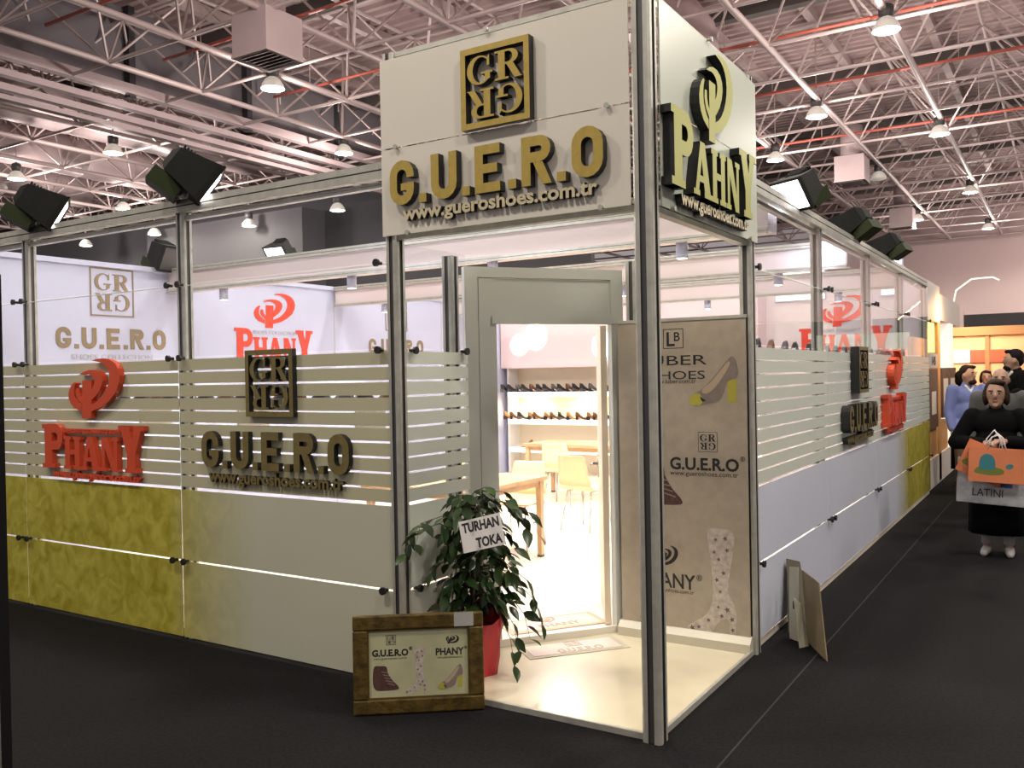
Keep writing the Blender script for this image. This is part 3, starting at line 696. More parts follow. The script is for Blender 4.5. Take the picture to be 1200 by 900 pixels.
def red_sign(lab, loc, rot, mats, d):
    t = thing('raised_sign', lab, 'sign', loc, rot)
    for n_, me in phany_emblem(0.73, d, mats, 0.42): link(n_, me, t, loc=(0.05, 0.435, 0))
    phany_letters(t, 'PHANY', 1.22, 0.325, d, mats, (0, 0.065))
    MB().box((-0.36, 0.325, 0), (0.36, 0.36, d*0.6)).build('letter_bar', list(mats), t)
    link('lettering', text_mesh('SHOES COLLECTION', 0.035, 0.004, (M_RED,), 0.001, 0.68, 'CENTER'), t, loc=(0, 0.331, d*0.6))
    link('lettering', text_mesh('www.phanyshoes.com.tr', 0.075, d*0.6, mats, 0.004, 1.06, 'CENTER'), t, loc=(0.02, 0.0, 0))
    return t
sign_guero('dark gold raised letters and square emblem on the slatted front wall', (-2.47, -0.022, 1.075), FACE_L, BB, 0.035)
red_sign('red raised letters under a forked emblem on the slatted front wall', (-4.30, -0.022, 1.03), FACE_L, RR, 0.04)
sign_guero('dark gold raised letters and square emblem on the side wall by the aisle', (0.022, 4.57, 1.09), FACE_R, BB, 0.075)
red_sign('red raised letters under a forked emblem on the side wall by the aisle', (0.022, 6.42, 1.06), FACE_R, RR, 0.07)

# printed logos inside
def print_guero(lab, y, k=1.12):
    t = thing('wall_logo', lab, 'logo print', (XL+0.004, y, 1.98), FACE_R)
    frame_emblem(t, 0.44*k, 0.004, (M_GOLDP, M_GOLDP), (0, 0.38*k), fr=0.028); guero_letters(t, 1.10*k, 0.19*k, 0.004, (M_GOLDP, M_GOLDP), (0, 0.08*k))
    link('lettering', text_mesh('SHOES COLLECTION', 0.07*k, 0.003, (M_GREYP,), 0.0, 0.82*k, 'CENTER'), t, loc=(0, -0.02, 0))
print_guero('gold printed square emblem logo on the inner wall, seen through the leftmost glass bay', 1.74)
print_guero('gold printed square emblem logo partly hidden beside the entrance post', 6.3)
def print_phany(lab, loc, rot):
    t = thing('wall_logo', lab, 'logo print', loc, rot)
    for n_, me in phany_emblem(0.80, 0.004, (M_REDP, M_REDP), 0.43): link(n_, me, t, loc=(0, 0.41, 0))
    phany_letters(t, 'PHANY', 1.28, 0.40, 0.004, (M_REDP, M_REDP), (0, 0))
    link('lettering', text_mesh('SHOES COLLECTION', 0.065, 0.003, (M_GREYP,), 0.0, 0.72, 'CENTER'), t, loc=(0, 0.335, 0))
print_phany('red printed forked emblem logo on the inner wall, in the second glass bay', (XL+0.004, 3.95, 1.95), FACE_R)
print_phany('red printed forked emblem logo seen through the side wall glass', (-1.08, YB-0.004, 1.93), FACE_L)

# ------------------------------------------------------------ floodlights
M_FLOOD = mat('floodlight_body', (0.006, 0.007, 0.006), 0.6, noise=(12, 0.2), spec=0.12); M_FLOODG = mat('floodlight_ballast', (0.020, 0.028, 0.009), 0.6, spec=0.15)
def floodlight(lab, loc, d, on=True, power=1.0, cast=True, k=0.92):
    t = thing('floodlight', lab, 'floodlight', loc, group='floodlights along the top rail')
    t.scale = (k, k, k)
    d = Vector(d).normalized(); yaw = math.atan2(d.y, d.x); pit = math.asin(d.z)
    MB().box((-0.03, -0.15, 0), (0.03, 0.15, 0.012)).box((-0.025, -0.16, 0), (0.025, -0.148, 0.14)).box((-0.025, 0.148, 0), (0.025, 0.16, 0.14)).build('bracket', M_ALUD, t, rot=(0, 0, yaw))
    hd = empty('lamp_head', (0, 0, 0.16), (0, -pit, yaw)); hd.parent = t
    mb = MB()
    def rect(x, w, h0, h1): return [(x, -w, h0), (x, w, h0), (x, w, h1), (x, -w, h1)]
    mb.loft([rect(-0.19, 0.07, -0.06, 0.06), rect(-0.15, 0.12, -0.10, 0.10), rect(0.02, 0.17, -0.13, 0.13), rect(0.12, 0.20, -0.15, 0.15), rect(0.15, 0.205, -0.155, 0.155)])
    mb.build('housing', M_FLOOD, hd)
    MB().box((0.151, -0.185, -0.135), (0.158, 0.185, 0.135)).build('lit_glass' if on else 'front_glass', M_GLOWF if on else M_ALUD, hd)
    MB().ring([(-0.21, -0.16), (0.21, -0.16), (0.21, 0.16), (-0.21, 0.16)], [(-0.185, -0.135), (0.185, -0.135), (0.185, 0.135), (-0.185, 0.135)], 0, 0.02).build('front_frame', M_FLOOD, hd, loc=(0.148, 0, 0), rot=(PI/2, 0, PI/2))
    MB().box((-0.21, -0.12, -0.22), (0.02, 0.12, -0.105)).build('ballast_box', M_FLOODG, hd)
    mf = MB()
    for i in range(6): MB().box((-0.14+0.025*i, -0.10, 0.10), (-0.132+0.025*i, 0.10, 0.135)).build('cooling_fin', M_FLOOD, hd)
    if on and cast:
        lo = light('flood_light', 'SPOT', (0.20, 0, 0), FLOOD_W*power, (0.78, 0.83, 1.0), hd, 0.12, (PI/2, 0, -PI/2), 2.3, 0.6)
    return t
M_GLOWF = mat('flood_glow', (1, 1, 1), 0.5, emit=(1.0, 0.93, 0.95), estr=7)
floodlight('large black floodlight with a glowing edge above the middle front post', (-3.22, 0.0, H_RAIL), (0.48, 0.66, -0.60))
floodlight('black floodlight on the rail at the far left corner of the front', (-4.97, 0.0, H_RAIL), (0.46, 0.75, -0.5))
floodlight('brightly lit floodlight nearest the sign tower on the side wall rail', (-0.01, 2.80, H_RAIL), (-0.42, -0.78, -0.6), power=0.3, k=0.8)
floodlight('black floodlight in the middle of the side wall rail, seen from behind', (-0.01, 4.75, H_RAIL), (-0.8, 0.25, -0.5), k=0.8)
floodlight('farthest black floodlight on the side wall rail', (-0.01, 6.55, H_RAIL), (-0.85, 0.2, -0.5), k=0.8)
floodlight('black floodlight on the inner wall, half hidden by the middle front post', (XL+0.06, 2.35, H_RAIL+0.03), (0.9, 0.1, -0.45), on=False)
floodlight('glowing white floodlight on the overhead beam behind the glass', (-5.15, 2.6, 2.955), (0.1, -0.7, -0.6), power=0.25, k=0.6)

# globe lamp, plus downlights added on the beams to light the interior
def fill_can(lab, x, y, z, w=1.0):
    t = thing('fill_downlight', lab, 'lamp', (x, y, z), group='added downlights inside the stand')
    MB().lathe([(0.045, 0.0), (0.045, 0.12)], n=14).build('can', M_WHITE, t, True); MB().lathe([(0.001, -0.002), (0.038, -0.002), (0.038, 0.0)], n=14, caps=False).build('glowing_lens', M_GLOWW, t)
    light('fill_beam', 'SPOT', (0, 0, -0.03), GLOBE_W*w, (1.0, 0.94, 0.88), t, 0.05, (0, 0, 0), 1.9, 0.6)
def globe(lab, x, y, z, w=1.0):
    t = thing('globe_lamp', lab, 'lamp', (x, y, z), group='globe lamps inside the stand')
    MB().ell((0, 0, 0), (0.065, 0.065, 0.065), 16, 10).build('globe', M_GLOWW, t, True)
    MB().lathe([(0.03, 0.07), (0.03, 0.115), (0.045, 0.116), (0.045, 0.13)], n=12).build('socket', M_WHITE, t, True)
    light('globe_light', 'SPOT', (0, 0, -0.10), GLOBE_W*w, (1.0, 0.91, 0.82), t, 0.09, (0, 0, 0), 2.3, 0.7)
globe('white globe lamp above the doorway', -3.18, 4.85+0.25, 2.565)
NTH = {0: 'inner wall end', 1: 'second place', 2: 'third place', 3: 'side wall end'}
for y, nm in ((2.5, 'front'), (5.1, 'middle'), (7.8, 'rear')):
    for q, x in enumerate((-5.9, -4.1, -2.5, -0.8)):
        fill_can('added small white fill lamp at the %s of the %s overhead beam' % (NTH[q], nm), x, y, 2.575, 0.3 if nm == 'rear' else 1.0)
# spot pools on the rear wall
def track_spot(lab, x, y, z, tx, ty, tz, w, ang, col=(1, 0.97, 0.95)):
    t = thing('track_spotlight', lab, 'spotlight', (x, y, z))
    d = Vector((tx-x, ty-y, tz-z)).normalized()
    MB().tube([(0, 0, 0.0), (0, 0, -0.05)], 0.012, 8).build('stem', M_WHITE, t)
    MB().tube([Vector((0, 0, -0.07))-d*0.07, Vector((0, 0, -0.07))+d*0.07], 0.04, 14).build('can', M_WHITE, t, True)
    light('spot_light', 'SPOT', Vector((0, 0, -0.07))+d*0.09, w, col, t, 0.02, aim(d), ang, 0.12)
SPOT_W = 700
track_spot('white track spotlight aimed at the rear wall above the shoes', -5.7, 7.55, 2.70, -6.05, YB, 2.38, SPOT_W, 0.30)
track_spot('white track spotlight aimed beside its twin on the rear wall', -6.1, 7.55, 2.70, -6.35, YB, 2.22, SPOT_W, 0.24)
track_spot('white track spotlight over the door side of the rear wall', -4.5, 7.55, 2.70, -4.75, YB, 2.15, SPOT_W, 0.28)

# glowing white panels above the rear wall
for x0, x1, lab in ((-2.06, -1.33, 'large glowing white panel above the rear wall, behind the side glass'), (-0.59, -0.30, 'narrow glowing white panel near the far end of the side wall')):
    t = thing('glow_panel', lab, 'light box', ((x0+x1)/2, YB-0.02, 2.74))
    w_ = (x1-x0)/2
    MB().box((-w_, 0, 0), (w_, 0.09, 0.56)).build('casing', M_WHITE, t)
    MB().box((-w_+0.015, -0.004, 0.015), (w_-0.015, 0, 0.545)).build('lit_face', M_GLOWPANEL, t)

# ------------------------------------------------------------ shoes, shelves
def shoe_mesh(mats, L=0.25, heel=0.055, block=False):
    mb = MB(); R = []
    #  x, bottom z, top z, half width
    S = [(0.0, 0.004, 0.020, 0.012), (0.03, 0.0, 0.040, 0.034), (0.075, 0.0, 0.050, 0.041), (0.115, 0.006, 0.050, 0.037), (0.16, heel*0.5, heel*0.5+0.055, 0.030), (0.205, heel*0.93, heel+0.075, 0.028), (0.245, heel, heel+0.085, 0.018)]
    for x, zb, zt, w in S:
        x *= L/0.25
        R.append([(x, -w, zb), (x, -w, zb+(zt-zb)*0.6), (x, -w*0.55, zt), (x, w*0.55, zt), (x, w, zb+(zt-zb)*0.6), (x, w, zb)])
    mb.loft(R, 0)
    a = 0.022 if block else 0.010
    mb.loft([[(L*0.80, -a*1.2, heel), (L*0.98, -a*1.2, heel+0.01), (L*0.98, a*1.2, heel+0.01), (L*0.80, a*1.2, heel)], [(L*0.90-a, -a, 0), (L*0.90+a, -a, 0), (L*0.90+a, a, 0), (L*0.90-a, a, 0)]], 1)
    # opening shown as an inset dark lining
    mb.prism([(L*0.46, -0.020), (L*0.93, -0.012), (L*0.93, 0.012), (L*0.46, 0.020)], 0, 0.001, 1)
    k = len(mb.v)-8
    for i in range(8):
        x, y, z = mb.v[k+i]; mb.v[k+i] = (x, y, 0.0505 + (heel+0.035)*(max(0, x-L*0.46)/(L*0.5)) + z)
    return mb.mesh('shoe', mats, False)
SH = {n: mat('shoe_'+n, c, 0.35) for n, c in dict(black=(0.015, 0.013, 0.015), brown=(0.13, 0.055, 0.03), tan=(0.36, 0.17, 0.07), grey=(0.10, 0.09, 0.10), red=(0.65, 0.06, 0.04), yellow=(0.70, 0.50, 0.10)).items()}
SME = {n: shoe_mesh([m, SH['black'] if n != 'black' else SH['grey']], block=(i % 2 == 0)) for i, (n, m) in enumerate(SH.items())}
ORD = ['first', 'second', 'third', 'fourth', 'fifth', 'sixth', 'seventh', 'eighth', 'ninth', 'tenth', 'eleventh', 'twelfth', 'thirteenth', 'fourteenth', 'fifteenth', 'sixteenth', 'seventeenth', 'eighteenth', 'nineteenth', 'twentieth']
def shoe_row(n, p0, p1, rz, cols, where, grp, jit=0.0, sc_=1.0):
    for i in range(n):
        f = i/(n-1); c = cols[i % len(cols)]
        p = Vector(p0).lerp(Vector(p1), f)
        o = link('shoe', SME[c], None, loc=p, rot=(0, 0, rz + random.uniform(-jit, jit)), scale=(sc_, sc_, sc_))
        tag(o, '%s heeled %s shoe from the left on %s' % (ORD[i], c, where), 'shoe', grp)
M_SHELF = mat('shelf_white', (0.86, 0.84, 0.82), 0.4)
SZ = [1.44, 0.975, 0.49]
sh = thing('shoe_shelf', 'white wall shelving with backlit fronts full of shoes', 'shelf', (0, YB, 0.045))
for i, z in enumerate(SZ):
    MB().box((XL+0.1, -0.34, z-0.085), (-2.2, -0.02, z-0.045)).build('shelf_board', M_SHELF, sh)
    MB().box((XL+0.1, -0.345, z-0.13), (-2.2, -0.335, z-0.047)).build('lit_front', M_GLOWPANEL, sh)
MB().box((XL+0.02, -0.42, 1.80), (-2.2, -0.005, 2.83)).build('soffit', mat('soffit_pink', (0.74, 0.60, 0.63), 0.5), sh)
for x in (XL+0.1, -4.4, -2.25): MB().box((x-0.02, -0.33, 0.0), (x+0.02, -0.02, 1.80)).build('upright', M_SHELF, sh)
MB().box((XL+0.1, -0.018, 0.0), (-2.2, -0.006, 1.80)).build('back_panel', mat('shelf_back', (0.85, 0.74, 0.55), 0.5), sh)
for x in (-6.2, -5.2): light('shelf_glow', 'AREA', (x, -0.2, SZ[0]-0.14), 12, (1.0, 0.78, 0.42), sh, 0.25)
shoe_row(17, (XL+0.2, YB-0.30, SZ[0]), (-4.25, YB-0.30, SZ[0]), -PI/2-0.5, ['black', 'black', 'grey', 'black', 'brown'], 'the upper lit shelf', 'shoes on the upper lit shelf', 0.3)
shoe_row(15, (XL+0.2, YB-0.30, SZ[1]), (-4.25, YB-0.30, SZ[1]), -PI/2-0.5, ['tan', 'brown', 'black', 'tan', 'brown'], 'the middle lit shelf', 'shoes on the middle lit shelf', 0.3)
shoe_row(6, (XL+0.35, YB-0.30, SZ[2]), (-4.35, YB-0.30, SZ[2]), -0.3, ['tan', 'yellow', 'black', 'red', 'grey', 'black'], 'the lowest lit shelf', 'shoes on the lowest lit shelf', 0.3)
# ledges behind the slatted walls
def ledge(lab, a, b):
    t = thing('display_ledge', lab, 'shelf', (0, 0, 0))
    MB().box(a, b).build('ledge_board', M_SHELF, t)
    dx, dy = b[0]-a[0], b[1]-a[1]
    for f in (0.05, 0.35, 0.65, 0.95):
        if dx > dy: MB().box((a[0]+dx*f, a[1], a[2]-0.12), (a[0]+dx*f+0.02, b[1], a[2])).build('ledge_bracket', M_SHELF, t)
        else: MB().box((a[0], a[1]+dy*f, a[2]-0.12), (b[0], a[1]+dy*f+0.02, a[2])).build('ledge_bracket', M_SHELF, t)
ledge('white display ledge inside the front slats holding dark shoes', (-5.15, 0.10, 1.525), (-1.75, 0.36, 1.545))
shoe_row(18, (-5.05, 0.21, 1.545), (-1.95, 0.21, 1.545), 0.1, ['black', 'brown', 'black', 'grey'], 'the ledge behind the front slats', 'shoes on the ledge behind the front slats', 0.15)
ledge('white display ledge inside the side wall slats holding dark shoes', (-0.36, 1.75, 1.795), (-0.11, 8.9, 1.815))
shoe_row(20, (-0.22, 1.9, 1.815), (-0.22, 8.6, 1.815), PI/2, ['black', 'black', 'brown', 'grey'], 'the ledge behind the side wall', 'shoes on the ledge behind the side wall', 0.12)
ledge('lower white display ledge inside the side wall slats', (-0.36, 1.75, 1.545), (-0.11, 8.9, 1.565))

# ------------------------------------------------------------ tables and chairs
FZ = 0.045
def table(lab, x, y, w, d, rz=0.0):
    t = thing('dining_table', lab, 'table', (x, y, FZ), (0, 0, rz))
    MB().box((-w/2, -d/2, 0.71), (w/2, d/2, 0.745)).build('table_top', M_WOOD, t)
    MB().box((-w/2+0.05, -d/2+0.05, 0.65), (w/2-0.05, d/2-0.05, 0.709)).build('apron', M_WOOD, t)
    for sx in (-1, 1):
        for sy in (-1, 1):
            lg = MB().loft([[(a*0.022, b*0.022, 0.0) for a, b in ((-1, -1), (1, -1), (1, 1), (-1, 1))], [(a*0.028, b*0.028, 0.71) for a, b in ((-1, -1), (1, -1), (1, 1), (-1, 1))]]).build('leg', M_WOOD, t, loc=(sx*(w/2-0.06), sy*(d/2-0.06), 0))
            MB().box((-0.024, -0.024, 0.0), (0.024, 0.024, 0.02)).build('foot_cap', M_ALUD, lg)
table('pale wooden table just inside the doorway', -3.05, 2.68, 1.22, 1.2)
table('pale wooden table deeper in the stand beside the rear shelves', -3.9, 6.9, 1.6, 0.8)
def chair_parts(t):
    prof = [(0.235, 0.445), (0.20, 0.452), (0.10, 0.442), (-0.10, 0.436), (-0.17, 0.448), (-0.205, 0.49), (-0.225, 0.58), (-0.245, 0.70), (-0.265, 0.80), (-0.272, 0.815)]
    R = []
    for i, (y, z) in enumerate(prof):
        hw = 0.215 if i < 5 else 0.215-0.012*(i-4); cz = 0.012 if 1 < i < 8 else 0.0
        ring = [(hw*a, y, z + cz*abs(a)**2) for a in (-1, -0.6, -0.2, 0.2, 0.6, 1)]
        nrm = (0, 0.012) if i < 5 else (0.012, 0.002)
        R.append(ring + [(p[0], p[1]-nrm[0], p[2]-nrm[1]) for p in ring[::-1]])
    MB().loft(R[:6]).build('seat', M_CREAM, t, True); MB().loft(R[5:]).build('backrest', M_CREAM, t, True)
    for sx in (-1, 1):
        MB().tube([(sx*0.15, 0.16, 0.425), (sx*0.19, 0.21, 0.0)], 0.010, 8).build('leg', M_CHROME, t, True)
        MB().tube([(sx*0.15, -0.13, 0.42), (sx*0.19, -0.22, 0.0)], 0.010, 8).build('leg', M_CHROME, t, True)
        MB().tube([(sx*0.15, 0.16, 0.422), (sx*0.15, -0.13, 0.418)], 0.009, 8).build('seat_rail', M_CHROME, t, True)
c0 = thing('dining_chair', 'cream shell chair with its back to the doorway', 'chair', (-2.80, 4.72, FZ), (0, 0, -0.12), 'cream shell chairs'); chair_parts(c0)
for lab, x, y, rz in (('cream shell chair tucked under the table near the doorway', -2.93, 3.53, PI+0.1), ('cream shell chair at the far left side of the near table', -3.75, 3.75, PI+0.2),
                      ('cream shell chair by the far table, beside the door handle', -2.45, 6.6, PI/2), ('cream shell chair in front of the far table', -3.9, 6.2, 0.1)):
    c = copy_tree(c0); c.location = (x, y, FZ); c.rotation_euler = (0, 0, rz); c['label'] = lab
cb = thing('storage_cabinet', 'low pale wooden cabinet beyond the chairs', 'cabinet', (-3.0, 8.2, FZ))
MB().box((-0.58, -0.18, 0.0), (0.58, 0.18, 0.06)).build('plinth', M_ALUD, cb); MB().box((-0.6, -0.2, 0.06), (0.6, 0.2, 0.86)).build('body', M_WOOD, cb); MB().box((-0.62, -0.22, 0.86), (0.62, 0.22, 0.89)).build('cabinet_top', M_WOOD, cb)
for s_ in (-1, 1):
    d_ = MB().box((-0.29, -0.218, 0.08), (0.29, -0.201, 0.84)).build('door', M_WOOD, cb, loc=(s_*0.3, 0, 0)); MB().box((-0.01, -0.235, 0.44), (0.01, -0.219, 0.54)).build('handle', M_CHROME, d_, loc=(-s_*0.22, 0, 0))

# ------------------------------------------------------------ floor mats
M_MATB = mat('mat_border', (0.55, 0.42, 0.30), 0.6); M_MATF = mat('mat_field', (0.78, 0.60, 0.42), 0.5, noise=(4, 0.25), col2=(0.78, 0.50, 0.55))
M_MATB2 = mat('mat_border_pale', (0.44, 0.40, 0.30), 0.5); M_MATF2 = mat('mat_field_pale', (0.62, 0.55, 0.42), 0.4, noise=(4, 0.2), col2=(0.58, 0.45, 0.46))
def floor_mat(lab, c, z, ang, w, d, word, mb_, mf_, mt_):
    t = thing('floor_mat', lab, 'mat', (c[0], c[1], z), (0, 0, ang))
    MB().box((-w/2, -d/2, 0), (w/2, d/2, 0.003)).build('border', mb_, t); MB().box((-w/2+0.04, -d/2+0.035, 0.003), (w/2-0.04, d/2-0.035, 0.0045)).build('field', mf_, t)
    link('lettering', text_mesh(word, 0.10, 0.001, (mt_,), 0.003, 0.30, 'CENTER'), t, loc=(0.03, -0.09, 0.0045))
    if word == 'PHANY':
        for n_, me in phany_emblem(0.13, 0.001, (mt_, mt_)): link(n_, me, t, loc=(0.0, 0.0, 0.0045))
    else: frame_emblem(t, 0.10, 0.001, (mt_, mt_), (0.02, 0.01), 0.0045)
floor_mat('printed mat with bordered logo on the step inside the doorway', (-1.315, 1.345), FZ+0.002, DANG+0.03, 0.70, 0.30, 'PHANY', M_MATB, M_MATF, mat('mat_ink', (0.40, 0.27, 0.22), 0.6))
floor_mat('pale printed mat with bordered logo on the entrance floor', (-0.985, 1.02), 0.0185, DANG-0.03, 0.66, 0.27, 'G.U.E.R.O', M_MATB2, M_MATF2, mat('mat_ink_pale', (0.42, 0.34, 0.28), 0.6))

# ------------------------------------------------------------ shoe pictures used as flat print
def spl(pts, n=5):
    out = []; N = len(pts)
    for i in range(N):
        p0, p1, p2, p3 = [Vector(pts[(i+k) % N]) for k in (-1, 0, 1, 2)]
        for j in range(n):
            t = j/n; out.append(tuple(0.5*((2*p1)+(-p0+p2)*t+(2*p0-5*p1+4*p2-p3)*t*t+(-p0+3*p1-3*p2+p3)*t**3)))
    return out
M_PTAUPE = mat('print_taupe', (0.27, 0.22, 0.19), 0.6, noise=(30, 0.15)); M_PLIME = mat('print_lime', (0.48, 0.43, 0.06), 0.6); M_PINS = mat('print_insole', (0.50, 0.40, 0.27), 0.6)
M_PBOOT = mat('print_boot', (0.62, 0.56, 0.48), 0.6, noise=(30, 0.1), col2=(0.42, 0.36, 0.31)); M_PBROWN = mat('print_brown', (0.10, 0.045, 0.035), 0.6, noise=(40, 0.4)); M_PFLOR = mat('print_flower', (0.16, 0.10, 0.09), 0.6)
def ink(par, pts, m, z, name='print_shape', k=1.0, o=(0, 0), smooth=True):
    q = [((x)*k+o[0], (y)*k+o[1]) for x, y in (spl(pts) if smooth else pts)]
    mb = MB(); mb.prism(q, 0, 0.0006); return mb.build(name, m, par, loc=(0, 0, z))
def pump(par, o, k, z):       # heeled pump, toe on the left; unit box 1 x 0.9
    ink(par, [(0.80, 0.50), (0.98, 0.46), (0.97, 0.02), (0.80, 0.02)], M_PLIME, z, k=k, o=o, smooth=False)
    ink(par, [(0.0, 0.04), (0.10, 0.18), (0.30, 0.30), (0.55, 0.55), (0.86, 0.90), (0.97, 0.80), (0.99, 0.52), (0.80, 0.42), (0.66, 0.10), (0.40, 0.0), (0.12, -0.03)], M_PTAUPE, z+0.0007, k=k, o=o)
    ink(par, [(0.28, 0.26), (0.50, 0.46), (0.80, 0.80), (0.84, 0.74), (0.62, 0.40), (0.40, 0.20)], M_PINS, z+0.0014, k=k, o=o)
    ink(par, [(0.0, 0.04), (0.10, 0.18), (0.22, 0.20), (0.30, 0.08), (0.25, -0.02), (0.10, -0.03)], M_PLIME, z+0.0014, k=k, o=o)
    ink(par, [(0.24, 0.14), (0.30, 0.10), (0.36, 0.06), (0.28, 0.05)], M_BLKP, z+0.0021, k=k, o=o)
def tall_boot(par, o, k, z):  # unit height 1.9, toe on the left
    ink(par, [(0.42, 1.88), (0.62, 1.92), (0.84, 1.88), (0.88, 1.70), (0.80, 1.20), (0.76, 0.85), (0.86, 0.62), (0.90, 0.42), (0.86, 0.02), (0.79, 0.02), (0.76, 0.34), (0.60, 0.30), (0.40, 0.06), (0.16, 0.03), (0.0, 0.12), (0.14, 0.24), (0.36, 0.40), (0.48, 0.70), (0.47, 1.2), (0.42, 1.6)], M_PBOOT, z, 'boot_print', k, o)
    rnd = random.Random(3)
    for x, y in ((0.55, 1.72), (0.75, 1.55), (0.60, 1.38), (0.68, 1.15), (0.56, 1.02), (0.62, 0.82), (0.58, 0.55), (0.74, 0.52), (0.40, 0.30), (0.22, 0.16), (0.10, 0.13), (0.64, 0.40), (0.82, 0.36), (0.83, 0.18), (0.72, 1.75), (0.52, 1.5)):
        r = rnd.uniform(0.035, 0.06)
        ink(par, [(x+r*(1.0 if i % 2 else 0.42)*math.cos(i*PI/5), y+r*(1.0 if i % 2 else 0.42)*math.sin(i*PI/5)) for i in range(10)], M_PFLOR, z+0.0007, 'flower_print', k, o, smooth=False)
def ankle_boot(par, o, k, z):
    ink(par, [(0.05, 0.95), (0.30, 1.0), (0.55, 0.96), (0.62, 0.70), (0.80, 0.40), (1.02, 0.16), (1.0, 0.03), (0.5, 0.0), (0.12, 0.04), (0.0, 0.35)], M_PBROWN, z, 'boot_print', k, o)
    for i in range(5): ink(par, [(0.35+0.06*i, 0.78-0.12*i), (0.60+0.07*i, 0.74-0.13*i), (0.60+0.07*i, 0.71-0.13*i), (0.35+0.06*i, 0.75-0.12*i)], M_PTAUPE, z+0.0007, 'strap_print', k, o, smooth=False)

# ------------------------------------------------------------ roll-up banner
bn = thing('roll_up_banner', 'beige roll-up banner printed with shoes beside the doorway', 'banner', (-0.42, W-0.055, 0.018), FACE_L)
BW = 0.425
MB().box((-BW, 0.09, -0.003), (BW, 2.03, 0.0)).build('banner_sheet', mat('banner_beige', (0.44, 0.38, 0.29), 0.7, noise=(14, 0.10), bump=(120, 0.2)), bn)
mbb = MB(); mbb.prism([(-0.05, 0), (0.05, 0), (0.05, 0.055), (0.02, 0.09), (-0.02, 0.09), (-0.05, 0.055)], -BW-0.01, BW+0.01)
mbb.build('base_cassette', mat('cassette', (0.62, 0.59, 0.48), 0.4, 0.2), bn, rot=(0, PI/2, 0), loc=(0, 0, 0))
MB().box((-BW-0.005, 2.025, -0.012), (BW+0.005, 2.045, 0.008)).build('top_bar', M_ALU, bn)
MB().tube([(0, 0.06, -0.03), (0, 2.03, -0.02)], 0.009, 8).build('support_pole', M_ALU, bn)
ZB = 0.0006
def bt(txt, size, off, width, x, y, al='CENTER', m=None): return link('lettering', text_mesh(txt, size, ZB, (m or M_BLKP,), off, width, al), bn, loc=(x, y, ZB))
MB().ring([(-0.067, 0), (0.067, 0), (0.067, 0.124), (-0.067, 0.124)], [(-0.063, 0.004), (0.063, 0.004), (0.063, 0.12), (-0.063, 0.12)], 0, ZB).build('emblem_frame', M_BLKP, bn, loc=(-0.04, 1.853, ZB))
bt('L', 0.125, 0.002, None, -0.085, 1.87, 'LEFT'); bt('B', 0.08, 0.001, None, -0.035, 1.90, 'LEFT')
bt('LUBER', 0.088, 0.0, 0.46, -0.053, 1.748); bt('SHOES', 0.074, 0.0, 0.36, -0.016, 1.659); bt('www.luber.com.tr', 0.04, 0, 0.30, -0.045, 1.633)
bt('\u00ae', 0.04, 0, None, 0.19, 1.80, 'LEFT', M_GREYP)
pump(bn, (0.055, 1.505), 0.315, ZB)
frame_emblem(bn, 0.124, ZB, (M_BLKP, M_BLKP), (0.175, 1.205), ZB, 0.02)
bt('G.U.E.R.O', 0.105, 0.003, 0.445, 0.147, 1.093); bt('\u00ae', 0.04, 0, None, 0.378, 1.155, 'LEFT'); bt('www.gueroshoes.com.tr', 0.042, 0, 0.44, 0.143, 1.055)
ankle_boot(bn, (-0.27, 0.862), 0.26, ZB)
o_ = empty('printed_emblem', (-0.13, 0.455, ZB)); o_.parent = bn
for n_, me in phany_emblem(0.155, ZB, (M_BLKP, M_BLKP)): link(n_, me, o_, rot=(0, 0, -0.3))
bt('PHANY', 0.13, 0.002, 0.36, -0.10, 0.338); bt('\u00ae', 0.05, 0, None, 0.088, 0.40, 'LEFT'); bt('www.phanyshoes.com.tr', 0.035, 0, 0.34, -0.10, 0.308)
tall_boot(bn, (0.02, 0.055), 0.355, ZB)

# ------------------------------------------------------------ framed picture leaning by the entrance
pa = Vector((-1.456, -0.461)); pb = Vector((-0.925, -0.056)); pang = math.atan2(pb.y-pa.y, pb.x-pa.x); PWd = (pb-pa).length
pc = thing('framed_picture', 'gold-framed shoe poster standing on the carpet by the plant', 'picture', ((pa.x+pb.x)/2, (pa.y+pb.y)/2, 0.003), (PI/2-0.05, 0, pang))
hw, hh = PWd/2, 0.50; fwid = 0.075
M_FRAME = mat('gilt_frame', (0.13, 0.085, 0.018), 0.45, 0.35, noise=(22, 0.5), bump=(40, 0.4))
for nm, a, b in (('frame_bar', (-hw, 0, 0), (hw, fwid, 0.03)), ('frame_bar', (-hw, hh-fwid, 0), (hw, hh, 0.03)), ('frame_bar', (-hw, fwid, 0), (-hw+fwid, hh-fwid, 0.029)), ('frame_bar', (hw-fwid, fwid, 0), (hw, hh-fwid, 0.029))):
    o = MB().box(a, b).build(nm, M_FRAME, pc)
    bv = o.modifiers.new('bevel', 'BEVEL'); bv.width = 0.008; bv.segments = 2
MB().ring([(-hw+0.06, 0.06), (hw-0.06, 0.06), (hw-0.06, hh-0.06), (-hw+0.06, hh-0.06)], [(-hw+fwid+0.006, fwid+0.006), (hw-fwid-0.006, fwid+0.006), (hw-fwid-0.006, hh-fwid-0.006), (-hw+fwid+0.006, hh-fwid-0.006)], 0, 0.022).build('inner_lip', mat('gilt_dark', (0.10, 0.065, 0.015), 0.5, 0.3), pc)
MB().box((-hw+0.05, 0.05, 0.002), (hw-0.05, hh-0.05, 0.010)).build('poster_sheet', mat('poster_cream', (0.52, 0.53, 0.32), 0.4, noise=(9, 0.10)), pc)
